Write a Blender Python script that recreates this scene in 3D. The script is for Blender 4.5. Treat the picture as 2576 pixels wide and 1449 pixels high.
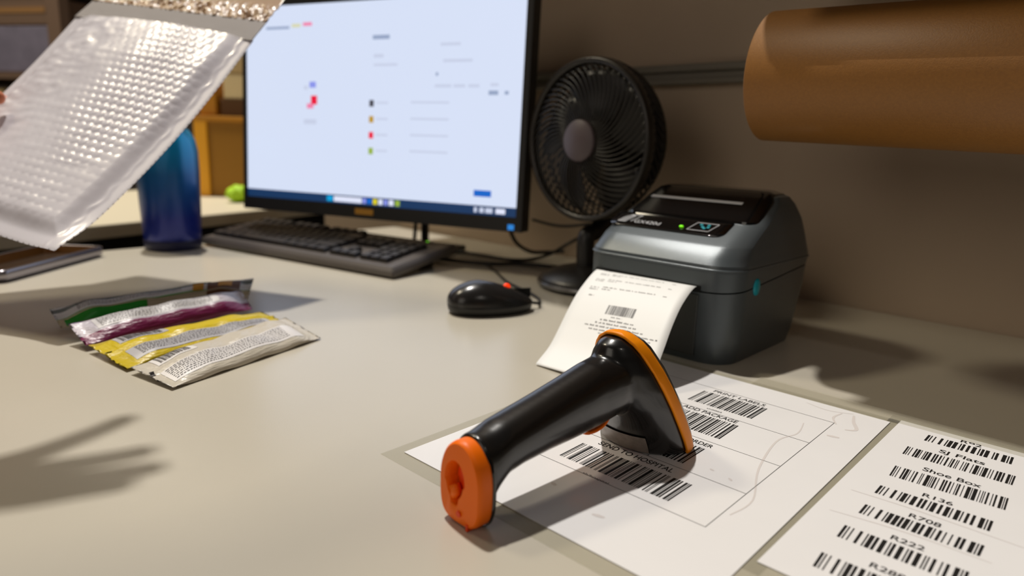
import bpy, bmesh, math, random
from mathutils import Vector, Matrix, noise
random.seed(7)
for o in list(bpy.data.objects): bpy.data.objects.remove(o, do_unlink=True)
scene = bpy.context.scene
COL = scene.collection
PI = math.pi

# ------------------------------------------------------------------ camera
cam_d = bpy.data.cameras.new('camera'); cam = bpy.data.objects.new('camera', cam_d); COL.objects.link(cam)
scene.camera = cam
cam_d.sensor_width = 36.0; cam_d.lens = 36.0 * 1707.3 / 2576.0
PITCH, ROLL, CAM_H = 0.2149, -0.0327, 0.2003
fw = Vector((0, math.cos(PITCH), -math.sin(PITCH))); rt = Vector((1, 0, 0)); dn = fw.cross(rt)
c_, s_ = math.cos(ROLL), math.sin(ROLL)
right = rt * c_ + dn * s_; down = rt * -s_ + dn * c_
m = Matrix.Identity(4)
for i in range(3):
    m[i][0] = right[i]; m[i][1] = -down[i]; m[i][2] = -fw[i]
m.translation = Vector((0, 0, CAM_H))
cam.matrix_world = m
cam_d.clip_start = 0.02; cam_d.clip_end = 30
cam_d.dof.use_dof = True; cam_d.dof.focus_distance = 0.475; cam_d.dof.aperture_fstop = 4.6

# ------------------------------------------------------------------ render look, world
scene.view_settings.view_transform = 'Standard'; scene.view_settings.look = 'None'
scene.view_settings.exposure = 0.0; scene.view_settings.gamma = 1.0
scene.view_settings.use_curve_mapping = False
w = bpy.data.worlds.new('world'); scene.world = w; w.use_nodes = True
w.node_tree.nodes['Background'].inputs[0].default_value = (0.9, 0.84, 0.8, 1)
w.node_tree.nodes['Background'].inputs[1].default_value = 0.035

# desk frame: u runs along the wall to the right, v runs towards the wall
U = Vector((0.7254, -0.6884, 0)); V = Vector((0.6884, 0.7254, 0)); ANG = math.atan2(-0.6884, 0.7254)
def F(u, v, z=0.0): return U * u + V * v + Vector((0, 0, z))

def lamp(name, loc, size, power, color, target, sy=None):
    d = bpy.data.lights.new(name, 'AREA'); d.energy = power; d.color = color; d.size = size
    if sy: d.shape = 'RECTANGLE'; d.size_y = sy
    o = bpy.data.objects.new(name, d); COL.objects.link(o); o.location = loc
    o.rotation_euler = (Vector(target) - Vector(loc)).to_track_quat('-Z', 'Y').to_euler()
    return o
lamp('hall_lamp', F(-2.75, 0.95, 6.0), 0.20, 365, (1.0, 0.955, 0.89), F(-0.4, 0.5, 0))
lamp('aisle_lamp', F(1.9, -0.5, 2.4), 0.12, 3.5, (1.0, 0.92, 0.82), F(-0.3, 0.4, 0))
lamp('front_fill', F(-0.35, -2.6, 1.25), 1.7, 12, (1.0, 0.90, 0.78), F(-0.3, 0.5, 0.1))  # added soft fill from behind the camera, not a lamp of the room
lamp('rack_lamp', (-1.9, 1.5, 2.5), 0.5, 40, (1.0, 0.88, 0.66), (-1.5, 2.4, 0.2))

# ------------------------------------------------------------------ materials
def lin(c):
    return tuple(((x / 255.0) / 12.92 if x / 255.0 <= 0.04045 else ((x / 255.0 + 0.055) / 1.055) ** 2.4) for x in c)
def mat(name, col, rough=0.5, metal=0.0, coat=0.0, noise_amt=0.0, noise_scale=40.0, bump=0.0, bump_scale=200.0,
        emit=None, emit_s=0.0, trans=0.0, alpha=1.0, spec=0.5, sss=0.0):
    mt = bpy.data.materials.new(name); mt.use_nodes = True; nt = mt.node_tree; b = nt.nodes['Principled BSDF']
    c = lin(col) + (1,)
    b.inputs['Base Color'].default_value = c; b.inputs['Roughness'].default_value = rough
    b.inputs['Metallic'].default_value = metal; b.inputs['Coat Weight'].default_value = coat
    b.inputs['Coat Roughness'].default_value = 0.12
    b.inputs['Specular IOR Level'].default_value = spec
    b.inputs['Transmission Weight'].default_value = trans; b.inputs['Alpha'].default_value = alpha
    if sss: b.inputs['Subsurface Weight'].default_value = sss; b.inputs['Subsurface Radius'].default_value = (1, .4, .2); b.inputs['Subsurface Scale'].default_value = 0.004
    if emit: b.inputs['Emission Color'].default_value = lin(emit) + (1,); b.inputs['Emission Strength'].default_value = emit_s
    tc = nt.nodes.new('ShaderNodeTexCoord')
    if noise_amt:
        n = nt.nodes.new('ShaderNodeTexNoise'); n.inputs['Scale'].default_value = noise_scale; n.inputs['Detail'].default_value = 4
        nt.links.new(tc.outputs['Object'], n.inputs['Vector'])
        mx = nt.nodes.new('ShaderNodeMixRGB'); mx.blend_type = 'MULTIPLY'; mx.inputs[0].default_value = noise_amt
        mx.inputs[1].default_value = c
        nt.links.new(n.outputs['Fac'], mx.inputs[2]); nt.links.new(mx.outputs[0], b.inputs['Base Color'])
    if bump:
        n = nt.nodes.new('ShaderNodeTexNoise'); n.inputs['Scale'].default_value = bump_scale; n.inputs['Detail'].default_value = 3
        nt.links.new(tc.outputs['Object'], n.inputs['Vector'])
        bp = nt.nodes.new('ShaderNodeBump'); bp.inputs['Strength'].default_value = bump; bp.inputs['Distance'].default_value = 0.001
        nt.links.new(n.outputs['Fac'], bp.inputs['Height']); nt.links.new(bp.outputs[0], b.inputs['Normal'])
    return mt
M = {}
M['desk'] = mat('desk_laminate', (196, 189, 174), 0.26, noise_amt=0.06, noise_scale=9, bump=0.05, bump_scale=900)
M['desk_edge'] = mat('desk_edge', (60, 55, 50), 0.5)
M['wall'] = mat('wall_paint', (196, 174, 150), 0.65, noise_amt=0.25, noise_scale=3)
M['rail'] = mat('rail_metal', (132, 126, 114), 0.4, 0.2)
M['floor'] = mat('floor_concrete', (62, 58, 52), 0.6, noise_amt=0.4, noise_scale=4)
M['dark'] = mat('dark_wall', (60, 50, 42), 0.8)
M['paper'] = mat('paper_white', (238, 236, 236), 0.42, coat=0.25, noise_amt=0.05, noise_scale=25)
M['label'] = mat('label_paper', (240, 240, 238), 0.55)
M['ink'] = mat('ink_black', (14, 12, 11), 0.5)
M['ink_grey'] = mat('ink_grey', (120, 118, 118), 0.6)
M['ink_soft'] = mat('ink_soft', (175, 172, 172), 0.6)
M['line'] = mat('ink_line', (60, 58, 56), 0.6)
M['smudge'] = mat('smudge', (212, 205, 202), 0.6)
M['orange'] = mat('orange_plastic', (255, 116, 0), 0.42, noise_amt=0.0, spec=0.3)
M['orange_deep'] = mat('orange_recess', (240, 70, 0), 0.45)
M['stripe'] = mat('stripe_orange', (255, 148, 0), 0.45, noise_amt=0.06, noise_scale=90, spec=0.3)
M['scan_black'] = mat('scanner_black', (20, 18, 17), 0.27, coat=0.35, bump=0.03, bump_scale=1500)
M['scan_gloss'] = mat('scanner_gloss', (14, 12, 11), 0.12, coat=0.6)
M['mouse_top'] = mat('mouse_top', (34, 32, 31), 0.24)
M['tape_grey'] = mat('worn_tape', (150, 138, 128), 0.4, noise_amt=0.6, noise_scale=220)
M['printer'] = mat('printer_grey', (84, 91, 95), 0.30, 0.25, bump=0.12, bump_scale=2500)
M['printer_shade'] = mat('printer_front_shade', (62, 64, 62), 0.42, bump=0.12, bump_scale=2500)
M['gloss_black'] = mat('gloss_black', (8, 7, 7), 0.10, coat=0.5)
M['seam'] = mat('seam_black', (4, 4, 4), 0.9)
M['teal'] = mat('teal_plastic', (0, 150, 165), 0.3)
M['silver_ink'] = mat('silver_ink', (165, 165, 168), 0.5)
M['led_green'] = mat('led_green', (120, 220, 20), 0.4, emit=(120, 235, 20), emit_s=1.0)
M['led_blue'] = mat('led_blue', (40, 120, 200), 0.4, emit=(40, 130, 215), emit_s=0.8)
M['led_orange'] = mat('led_orange', (255, 60, 10), 0.4, emit=(255, 60, 5), emit_s=1.0)
M['black'] = mat('black_plastic', (16, 15, 14), 0.45)
M['bezel'] = mat('bezel_black', (20, 19, 18), 0.5)
M['key'] = mat('key_plastic', (46, 42, 40), 0.34)
M['kb'] = mat('keyboard_body', (84, 77, 72), 0.38)
M['fan'] = mat('fan_plastic', (26, 23, 21), 0.38)
M['fan_grille'] = mat('fan_grille', (40, 36, 32), 0.34)
M['hub'] = mat('fan_hub', (92, 80, 84), 0.5)
M['kraft'] = mat('kraft_paper', (152, 102, 42), 0.5, noise_amt=0.35, noise_scale=500, bump=0.15, bump_scale=900)
M['core'] = mat('cardboard_core', (150, 112, 70), 0.8)
M['cable'] = mat('cable_rubber', (22, 18, 14), 0.5)
M['yellow_box'] = mat('yellow_crate', (190, 128, 8), 0.55, noise_amt=0.2, noise_scale=6)
M['brown'] = mat('gap_shadow_brown', (84, 52, 12), 0.7)
M['cream'] = mat('cream_card', (214, 190, 142), 0.7)
M['lime'] = mat('lime_plastic', (160, 205, 20), 0.6)
M['slate'] = mat('slate_stack', (140, 136, 162), 0.7, noise_amt=0.5, noise_scale=18)
M['shelf_brown'] = mat('shelf_brown', (118, 96, 82), 0.7)
M['tray'] = mat('tray_metal', (150, 146, 152), 0.22, 0.85)
M['tray_in'] = mat('tray_inside', (48, 34, 22), 0.3)
M['tray_gold'] = mat('tray_wall', (150, 105, 50), 0.35, 0.4)
M['skin'] = mat('skin', (205, 120, 84), 0.45, sss=0.15)
M['nail'] = mat('nail', (225, 170, 145), 0.25)
M['shirt'] = mat('shirt_dark', (38, 40, 48), 0.85)
M['hair'] = mat('hair_dark', (36, 26, 20), 0.6)
M['steel'] = mat('steel', (150, 150, 150), 0.3, 0.9)

def filmmat():
    mt = bpy.data.materials.new('lamination_film'); mt.use_nodes = True; nt = mt.node_tree
    for n in list(nt.nodes): nt.nodes.remove(n)
    out = nt.nodes.new('ShaderNodeOutputMaterial'); mx = nt.nodes.new('ShaderNodeMixShader')
    tr = nt.nodes.new('ShaderNodeBsdfTransparent'); tr.inputs[0].default_value = (0.955, 0.955, 0.94, 1)
    pr = nt.nodes.new('ShaderNodeBsdfPrincipled'); pr.inputs['Base Color'].default_value = lin((214, 208, 192)) + (1,)
    pr.inputs['Roughness'].default_value = 0.16
    mx.inputs[0].default_value = 0.09
    nt.links.new(tr.outputs[0], mx.inputs[1]); nt.links.new(pr.outputs[0], mx.inputs[2]); nt.links.new(mx.outputs[0], out.inputs[0])
    return mt
M['film'] = filmmat()
def tapemat():
    mt = filmmat(); mt.name = 'clear_tape'
    for n in mt.node_tree.nodes:
        if n.type == 'MIX_SHADER': n.inputs[0].default_value = 0.10
    return mt
M['tape'] = tapemat()
def mailermat(name, col, tl, rough, ct=0.5):
    mt = bpy.data.materials.new(name); mt.use_nodes = True; nt = mt.node_tree; b = nt.nodes['Principled BSDF']
    b.inputs['Base Color'].default_value = lin(col) + (1,); b.inputs['Roughness'].default_value = rough
    b.inputs['Coat Weight'].default_value = ct; b.inputs['Coat Roughness'].default_value = 0.10
    out = [n for n in nt.nodes if n.type == 'OUTPUT_MATERIAL'][0]
    t = nt.nodes.new('ShaderNodeBsdfTranslucent'); t.inputs[0].default_value = lin(col) + (1,)
    mx = nt.nodes.new('ShaderNodeMixShader'); mx.inputs[0].default_value = tl
    nt.links.new(b.outputs[0], mx.inputs[1]); nt.links.new(t.outputs[0], mx.inputs[2]); nt.links.new(mx.outputs[0], out.inputs[0])
    return mt
M['mailer'] = mailermat('poly_mailer', (240, 237, 243), 0.30, 0.32)
M['flap'] = mailermat('mailer_flap', (150, 143, 142), 0.25, 0.65, 0.05)
M['flap_kraft'] = mailermat('mailer_kraft', (160, 120, 78), 0.2, 0.38, 0.2)
def screenmat():
    mt = bpy.data.materials.new('screen_glow'); mt.use_nodes = True; nt = mt.node_tree; b = nt.nodes['Principled BSDF']
    b.inputs['Base Color'].default_value = (0.01, 0.01, 0.012, 1); b.inputs['Roughness'].default_value = 0.4
    b.inputs['Emission Color'].default_value = lin((214, 224, 246)) + (1,); b.inputs['Emission Strength'].default_value = 1.0
    return mt
M['screen'] = screenmat()
def glow(name, col, s=1.0):
    mt = mat(name, (5, 5, 5), 0.5, emit=col, emit_s=s); return mt
M['g_bar'] = glow('taskbar_glow', (18, 52, 92)); M['g_left'] = glow('screen_side_glow', (196, 212, 240))
M['g_cyan'] = glow('icon_cyan', (0, 160, 220)); M['g_blue'] = glow('icon_blue', (10, 100, 200)); M['g_yel'] = glow('icon_yellow', (220, 205, 30))
M['g_white'] = glow('icon_white', (225, 230, 250), 1.0); M['g_grey'] = glow('text_glow', (150, 165, 195)); M['g_pale'] = glow('pale_glow', (200, 208, 230))
M['g_red'] = glow('icon_red', (235, 20, 60)); M['g_pink'] = glow('icon_pink', (240, 130, 170)); M['g_lilac'] = glow('icon_lilac', (140, 150, 235))
M['g_dark'] = glow('icon_dark', (70, 70, 80)); M['g_amber'] = glow('icon_amber', (190, 150, 40)); M['g_green'] = glow('icon_green', (150, 180, 60)); M['g_lemon'] = glow('badge_lemon', (215, 215, 175))
def bottlemat():
    mt = mat('bottle_blue', (10, 40, 120), 0.3, 0.35, coat=0.3); nt = mt.node_tree; b = nt.nodes['Principled BSDF']
    tc = nt.nodes.new('ShaderNodeTexCoord'); sp = nt.nodes.new('ShaderNodeSeparateXYZ'); rp = nt.nodes.new('ShaderNodeValToRGB')
    mr = nt.nodes.new('ShaderNodeMapRange'); mr.inputs[1].default_value = 0.0; mr.inputs[2].default_value = 0.21
    nt.links.new(tc.outputs['Object'], sp.inputs[0]); nt.links.new(sp.outputs['Z'], mr.inputs[0]); nt.links.new(mr.outputs[0], rp.inputs[0])
    e = rp.color_ramp.elements; e[0].position = 0.25; e[0].color = lin((22, 40, 130)) + (1,); e[1].position = 0.95; e[1].color = lin((0, 165, 215)) + (1,)
    m_ = e.new(0.6); m_.color = lin((8, 90, 150)) + (1,)
    nt.links.new(rp.outputs[0], b.inputs['Base Color']); return mt
M['bottle'] = bottlemat()

# ------------------------------------------------------------------ mesh helpers
def obj(name, bm, material, parent=None, smooth=False, loc=None, crisp=None):
    me = bpy.data.meshes.new(name)
    if isinstance(bm, tuple): me.from_pydata([tuple(v) for v in bm[0]], [], bm[1])
    else: bm.to_mesh(me); bm.free()
    if smooth:
        for p in me.polygons: p.use_smooth = True
        if crisp: me.set_sharp_from_angle(angle=math.radians(crisp))
    if isinstance(material, (list,)):
        for mm in material: me.materials.append(mm)
    else: me.materials.append(material)
    o = bpy.data.objects.new(name, me); COL.objects.link(o)
    if parent: o.parent = parent
    if loc is not None: o.location = loc
    return o
def tag(o, label, cat, group=None, kind=None):
    o['label'] = label; o['category'] = cat
    if group: o['group'] = group
    if kind: o['kind'] = kind
    return o
def thing(name, label, cat, loc=(0, 0, 0), rz=0.0, group=None):
    o = bpy.data.objects.new(name, None); COL.objects.link(o); o.location = loc; o.rotation_euler = (0, 0, rz)
    return tag(o, label, cat, group)
def struct(name, bm, material, smooth=False):
    o = obj(name, bm, material, smooth=smooth); o['kind'] = 'structure'; return o
def box(bm, x0, x1, y0, y1, z0, z1, bev=0.0, seg=2, mtx=None):
    vs = [bm.verts.new(Vector(p)) for p in [(x0, y0, z0), (x1, y0, z0), (x1, y1, z0), (x0, y1, z0), (x0, y0, z1), (x1, y0, z1), (x1, y1, z1), (x0, y1, z1)]]
    fs = [bm.faces.new([vs[i] for i in f]) for f in [(0, 3, 2, 1), (4, 5, 6, 7), (0, 1, 5, 4), (1, 2, 6, 5), (2, 3, 7, 6), (3, 0, 4, 7)]]
    if mtx:
        for v in vs: v.co = mtx @ v.co
    if bev:
        es = list({e for f in fs for e in f.edges})
        bmesh.ops.bevel(bm, geom=es, offset=bev, segments=seg, affect='EDGES', profile=0.5)
    return bm
def nb(): return bmesh.new()
def bx(*a, **k): return box(nb(), *a, **k)
def loft(rings, cap0=True, cap1=True, closed=True):
    bm = nb(); R = [[bm.verts.new(Vector(p)) for p in r] for r in rings]; n = len(R[0])
    for a, b in zip(R, R[1:]):
        for i in range(n if closed else n - 1):
            j = (i + 1) % n; bm.faces.new((a[i], a[j], b[j], b[i]))
    if cap0: bm.faces.new(list(reversed(R[0])))
    if cap1: bm.faces.new(R[-1])
    bmesh.ops.recalc_face_normals(bm, faces=bm.faces)
    return bm
def lathe(prof, n=48, caps=True):
    return loft([[(r * math.cos(2 * PI * i / n), r * math.sin(2 * PI * i / n), z) for i in range(n)] for r, z in prof], caps, caps)
def catmull(pts, sub=8):
    P = [Vector(p) for p in pts]; out = []
    for i in range(len(P) - 1):
        p0 = P[max(i - 1, 0)]; p1 = P[i]; p2 = P[i + 1]; p3 = P[min(i + 2, len(P) - 1)]
        for k in range(sub):
            t = k / sub; out.append(0.5 * ((2 * p1) + (p2 - p0) * t + (2 * p0 - 5 * p1 + 4 * p2 - p3) * t * t + (-p0 + 3 * p1 - 3 * p2 + p3) * t ** 3))
    out.append(P[-1]); return out
def tube(bm, pts, r, n=10, cap=True):
    P = [Vector(p) for p in pts]; rings = []; up = None
    for i, p in enumerate(P):
        t = (P[min(i + 1, len(P) - 1)] - P[max(i - 1, 0)]).normalized()
        if up is None:
            up = Vector((0, 0, 1)) if abs(t.z) < .9 else Vector((1, 0, 0))
        a = t.cross(up)
        if a.length < 1e-6: a = t.orthogonal()
        a.normalize(); b = a.cross(t).normalized(); up = b
        rr = r(i / (len(P) - 1)) if callable(r) else r
        rings.append([bm.verts.new(p + (a * math.cos(2 * PI * k / n) + b * math.sin(2 * PI * k / n)) * rr) for k in range(n)])
    for A, B in zip(rings, rings[1:]):
        for k in range(n): bm.faces.new((A[k], A[(k + 1) % n], B[(k + 1) % n], B[k]))
    if cap: bm.faces.new(list(reversed(rings[0]))); bm.faces.new(rings[-1])
    return bm
def rrect(w0, w1, y0, y1, rf, rb, z, n=8, zf=None):
    """plan outline: x from w0 to w1, y from y0 (front) to y1 (back), front and back corner radii"""
    pts = []
    for cx, cy, r, a0 in [(w1 - rf, y0 + rf, rf, -PI / 2), (w1 - rb, y1 - rb, rb, 0), (w0 + rb, y1 - rb, rb, PI / 2), (w0 + rf, y0 + rf, rf, PI)]:
        for k in range(n + 1):
            a = a0 + PI / 2 * k / n; x = cx + r * math.cos(a); y = cy + r * math.sin(a)
            pts.append((x, y, z if zf is None else zf(z, x, y)))
    return pts
def text_mesh(s, fn, x0, y0, x1, cap, bold=0.0, wide=True):
    cap *= 1.0
    """lettering in a plane; fn maps page (x right, y down, mm) to a point"""
    cu = bpy.data.curves.new('t', 'FONT'); cu.body = s; cu.size = 1.0; cu.offset = bold
    o = bpy.data.objects.new('t', cu); COL.objects.link(o)
    dg = bpy.context.evaluated_depsgraph_get(); dg.update()
    me = bpy.data.meshes.new_from_object(o.evaluated_get(dg))
    xs = [v.co.x for v in me.vertices]; a, b = min(xs), max(xs); sx = (x1 - x0) / (b - a); sy = cap / 0.70
    vs = [fn(x0 + (v.co.x - a) * sx, y0 - v.co.y * sy) for v in me.vertices]; fs = [tuple(p.vertices) for p in me.polygons]
    bpy.data.objects.remove(o, do_unlink=True); bpy.data.curves.remove(cu); bpy.data.meshes.remove(me)
    return vs, fs
def merge(*lst):
    V_, F_ = [], []
    for v, f in lst:
        k = len(V_); V_ += list(v); F_ += [tuple(i + k for i in q) for q in f]
    return V_, F_
# Code 128 (set B) bar widths
C128 = "212222 222122 222221 121223 121322 131222 122213 122312 132212 221213 221312 231212 112232 122132 122231 113222 123122 123221 223211 221132 221231 213212 223112 312131 311222 321122 321221 312212 322112 322211 212123 212321 232121 111323 131123 131321 112313 132113 132311 211313 231113 231311 112133 112331 132131 113123 113321 133121 313121 211331 231131 213113 213311 213131 311123 311321 331121 312113 312311 332111 314111 221411 431111 111224 111422 121124 121421 141122 141221 112214 112412 122114 122411 142112 142211 241211 221114 413111 241112 134111 111242 121142 121241 114212 124112 124211 411212 421112 421211 212141 214121 412121 111143 111341 131141 114113 114311 411113 411311 113141 114131 311141 411131 211412 211214 211232".split()
def barcode(s, fn, q, n=1):
    """q: TL, TR, BR, BL corners in page mm"""
    codes = [104] + [ord(ch) - 32 for ch in s]; chk = codes[0] + sum(i * c for i, c in enumerate(codes) if i > 0); codes.append(chk % 103)
    pat = ''.join(C128[c] for c in codes) + '2331112'; tot = sum(int(c) for c in pat); x = 0; vs = []; fs = []
    TL, TR, BR, BL = [Vector(p) for p in q]
    for i, ch in enumerate(pat):
        wd = int(ch)
        if i % 2 == 0:
            a, b = x / tot, (x + wd) / tot; k = len(vs)
            for r in range(n + 1):
                t = r / n
                for s_ in (a, b):
                    p = TL.lerp(TR, s_).lerp(BL.lerp(BR, s_), t); vs.append(fn(p.x, p.y))
            for r in range(n): fs.append((k + 2 * r, k + 2 * r + 1, k + 2 * r + 3, k + 2 * r + 2))
        x += wd
    return vs, fs
def quad(fn, x0, y0, x1, y1, nx=1, ny=1):
    vs = [fn(x0 + (x1 - x0) * i / nx, y0 + (y1 - y0) * j / ny) for j in range(ny + 1) for i in range(nx + 1)]
    fs = [(j * (nx + 1) + i, j * (nx + 1) + i + 1, (j + 1) * (nx + 1) + i + 1, (j + 1) * (nx + 1) + i) for j in range(ny) for i in range(nx)]
    return vs, fs

# ------------------------------------------------------------------ setting
def frame_box(u0, u1, v0, v1, z0, z1, bev=0.0):
    bm = bx(u0, u1, v0, v1, z0, z1, bev=bev); bmesh.ops.rotate(bm, verts=bm.verts, matrix=Matrix.Rotation(ANG, 3, 'Z')); return bm
FLOOR = -0.76
struct('floor', bx(-5, 4, -3, 6, FLOOR - 0.05, FLOOR), M['floor'])
struct('wall_back', frame_box(-1.57, 2.2, 0.938, 1.02, FLOOR, 1.6), M['wall'])
bm = frame_box(-1.57, 2.2, 0.922, 0.938, 0.306, 0.317, 0.002)
bm2 = frame_box(-1.57, 2.2, 0.922, 0.938, 0.288, 0.296, 0.002); me = bpy.data.meshes.new('t'); bm2.to_mesh(me); bm.from_mesh(me)
bm2 = frame_box(-1.57, 2.2, 0.930, 0.938, 0.295, 0.307, 0.0); me = bpy.data.meshes.new('t'); bm2.to_mesh(me); bm.from_mesh(me)
struct('trim_1', bm, M['rail'])
struct('wall_far', bx(-5, 4, 5.0, 5.1, FLOOR, 3.3), M['dark'])
struct('wall_left', bx(-3.6, -3.5, -3, 5.0, FLOOR, 3.3), M['dark'])

# desk
desk = thing('packing_desk', 'pale grey laminate packing desk under the printer and scanner', 'desk', F(-0.05, 0.45, FLOOR), ANG)
hz = -FLOOR
obj('desktop', bx(-1.20, 1.55, -0.62, 0.486, hz - 0.028, hz, bev=0.002), M['desk'], desk)
for x in (-1.1, 1.45):
    for y in (-0.55, 0.42): obj('leg', bx(x - 0.025, x + 0.025, y - 0.025, y + 0.025, 0, hz - 0.028, bev=0.003), M['desk_edge'], desk)
obj('apron', bx(-1.07, 1.42, -0.50, -0.48, hz - 0.12, hz - 0.028), M['desk_edge'], desk)

# overhead shelf fixed to the wall above the desk
sh = thing('wall_shelf', 'long board shelf on brackets high on the wall above the desk', 'shelf', F(0.2, 0.938, 0.60), ANG)
obj('board', bx(-1.42, 1.7, -0.268, -0.001, 0, 0.022, bev=0.002), M['shelf_brown'], sh)
for x in (-1.3, -0.62):
    bm = bx(x - 0.012, x + 0.012, -0.25, -0.001, -0.012, 0.0, bev=0.001); box(bm, x - 0.012, x + 0.012, -0.013, -0.001, -0.2, -0.012, bev=0.001)
    obj('bracket', bm, M['black'], sh)

lo = thing('roll_shade_board', 'added unseen board under the long shelf, put there to shade the brown paper roll', 'board', F(0.2, 0.938, 0.400), ANG)  # board added out of view to shade the roll and the desk below
obj('board', bx(-.53, 1.6, -0.338, -0.001, 0, 0.016, bev=0.002), M['shelf_brown'], lo)
obj('front_lip', bx(-.53, 1.6, -0.342, -0.338, -0.010, 0.016, bev=0.001), M['desk_edge'], lo)

# ------------------------------------------------------------------ laminated sheets
def sheet(name, label, o, th, wd, hh, film, z=0.0003):
    ux, uy = math.cos(th), math.sin(th)
    t = thing(name, label, 'sheet', (o[0], o[1], 0), th)
    P = lambda zz: (lambda x, y: Vector((x / 1000.0, -y / 1000.0, zz)))
    obj('film', bx(-film[0], wd + film[1], -hh - film[2], film[3], 0.0001, 0.00035), M['film'], t)
    obj('paper', bx(0, wd, -hh, 0, 0.00036, 0.0007), M['paper'], t)
    return t, P(0.00082), P(0.00078)
s1, P1, P1b = sheet('command_sheet', 'laminated sheet with four named command barcodes lying under the orange and black scanner', (0.136, 0.6249), -0.7467, 0.2094, 0.2979, (0.009, 0.009, 0.012, 0.009))
TX = [("PRINT LABELS", 86.0, 129.6, 42.6, 5.0, 'sh0002', (100.0, 112.4, 81.0)), ("ADD PACKAGE", 84.5, 129.2, 91.2, 5.4, 'sh0010', (100.8, 114.3, 134.2)),
      ("ORDER", 117.5, 136.4, 144.2, 5.1, 'sh0004', (98, 113, 185.4)), ("SEND TO HOSPITAL", 79.2, 135.6, 195.2, 5.6, 'sh/hospital', (97.5, 116.4, 236.3))]
QD = [[(80.0, 46.1), (133.6, 45.2), (133.3, 74.1), (79.7, 74.0)], [(79.9, 94.8), (132.6, 94.0), (133.4, 126.2), (79.9, 125.6)],
      [(79.5, 148.6), (134.1, 148.3), (134.2, 178.5), (79.5, 178.5)], [(71.6, 201.6), (152.6, 199.4), (152.2, 227.0), (72.2, 227.6)]]
for i, (s, a, b, y, cp, sub, sp_) in enumerate(TX):
    obj('heading', text_mesh(s, P1, a, y, b, cp, 0.010), M['ink'], s1)
    obj('barcode', barcode(sub, P1b, QD[i]), M['ink'], s1)
    if sub == 'sh0004': obj('caption', text_mesh('4', P1, sp_[1] - 2, sp_[2], sp_[1], 2.0), M['ink'], s1)
    else: obj('caption', text_mesh(sub, P1, sp_[0], sp_[2], sp_[1], 2.1), M['ink'], s1)
ln = []
for k in range(5): ln.append(quad(P1, 30.0, 34.4 + 50.4 * k, 180.3, 34.75 + 50.4 * k))
ln.append(quad(P1, 180.0, 34.4, 180.35, 236.2)); ln.append(quad(P1, 30.0, 34.4, 30.35, 236.2))
obj('ruled_lines', merge(*ln), M['line'], s1)
def stroke(fn, pts, wd):
    P = catmull([(x, y, 0) for x, y in pts], 6); vs = []; fs = []
    for i, p in enumerate(P):
        t = (P[min(i + 1, len(P) - 1)] - P[max(i - 1, 0)]).normalized(); nrm = Vector((-t.y, t.x, 0)) * wd * 0.5 * (1 - 0.5 * abs(2 * i / (len(P) - 1) - 1))
        vs += [fn((p + nrm).x, (p + nrm).y), fn((p - nrm).x, (p - nrm).y)]
    for i in range(len(P) - 1): fs.append((2 * i, 2 * i + 1, 2 * i + 3, 2 * i + 2))
    return vs, fs
for q_ in (stroke(P1b, [(164, 52), (168, 75), (163, 100), (172, 150), (186, 190), (184, 215)], 1.5), stroke(P1b, [(186, 8), (190, 22), (196, 36), (190, 42)], 3), stroke(P1b, [(178, 10), (176, 24), (182, 36)], 2.0), stroke(P1b, [(184, 62), (192, 60)], 3.5), stroke(P1b, [(150, 8), (168, 12), (185, 5)], 1.0), stroke(P1b, [(60, 250), (63, 250)], 3), stroke(P1b, [(92, 259), (96, 260)], 3), stroke(P1b, [(150, 172), (153, 173)], 2), stroke(P1b, [(130, 270), (137, 268)], 3), stroke(P1b, [(164, 175), (167, 177)], 2)): obj('smudge', q_, M['smudge'], s1)

s2, P2, P2b = sheet('size_sheet', 'laminated sheet listing parcel size barcodes such as SJ Flats and Shoe Box', (0.3004, 0.4867), -0.7526, 0.205, 0.256, (0.008, 0.008, 0.010, 0.008))
RW = [('R92', 40.7, 53.2, 11.9, [(21.6, 15.2), (72.3, 13.4), (72.7, 27.5), (21.6, 28.6)]), ('SJ Flats', 33.7, 60.1, 42.8, [(16.2, 48.6), (77.6, 45.9), (77.9, 62.5), (16.8, 64.6)]),
      ('Shoe Box', 32.7, 64.5, 82.2, [(18.6, 88.0), (79.1, 84.3), (79.9, 102.7), (19.7, 106.2)]), ('R136', 41.2, 56.9, 120.4, [(19.8, 124.5), (77.3, 122.4), (77.6, 136.6), (19.9, 137.4)]),
      ('R708', 41.8, 57.5, 152.6, [(20.5, 156.0), (78.4, 155.0), (78.4, 168.4), (20.6, 169.2)]), ('R222', 41.0, 56.8, 184.8, [(19.6, 188.3), (77.5, 188.0), (77.8, 202.6), (20.2, 203.4)]),
      ('R288', 40.7, 56.4, 219.6, [(19.9, 224.0), (77.0, 223.4), (77.6, 238.8), (20.9, 239.6)])]
for s, a, b, y, q in RW:
    obj('heading', text_mesh(s, P2, a, y, b, 6.0 if ' ' in s else 5.1, 0.010), M['ink'], s2)
    obj('barcode', barcode(s, P2b, q), M['ink'], s2)
obj('fold_lines', merge(stroke(P2b, [(8.8, 144), (45, 141.5), (94, 142)], 0.9), stroke(P2b, [(8, 178), (45, 172), (84, 171)], 0.9)), M['smudge'], s2)
# strip of clear tape over the gap
tag(obj('clear_tape', bx(-0.115, 0.12, -0.010, 0.012, 0.0009, 0.0011), M['tape'], loc=None), 'clear tape strip along the far top edges of both laminated sheets', 'tape')
tp = bpy.data.objects['clear_tape']; tp.location = (0.301, 0.489, 0); tp.rotation_euler = (0, 0, -0.75)

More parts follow.
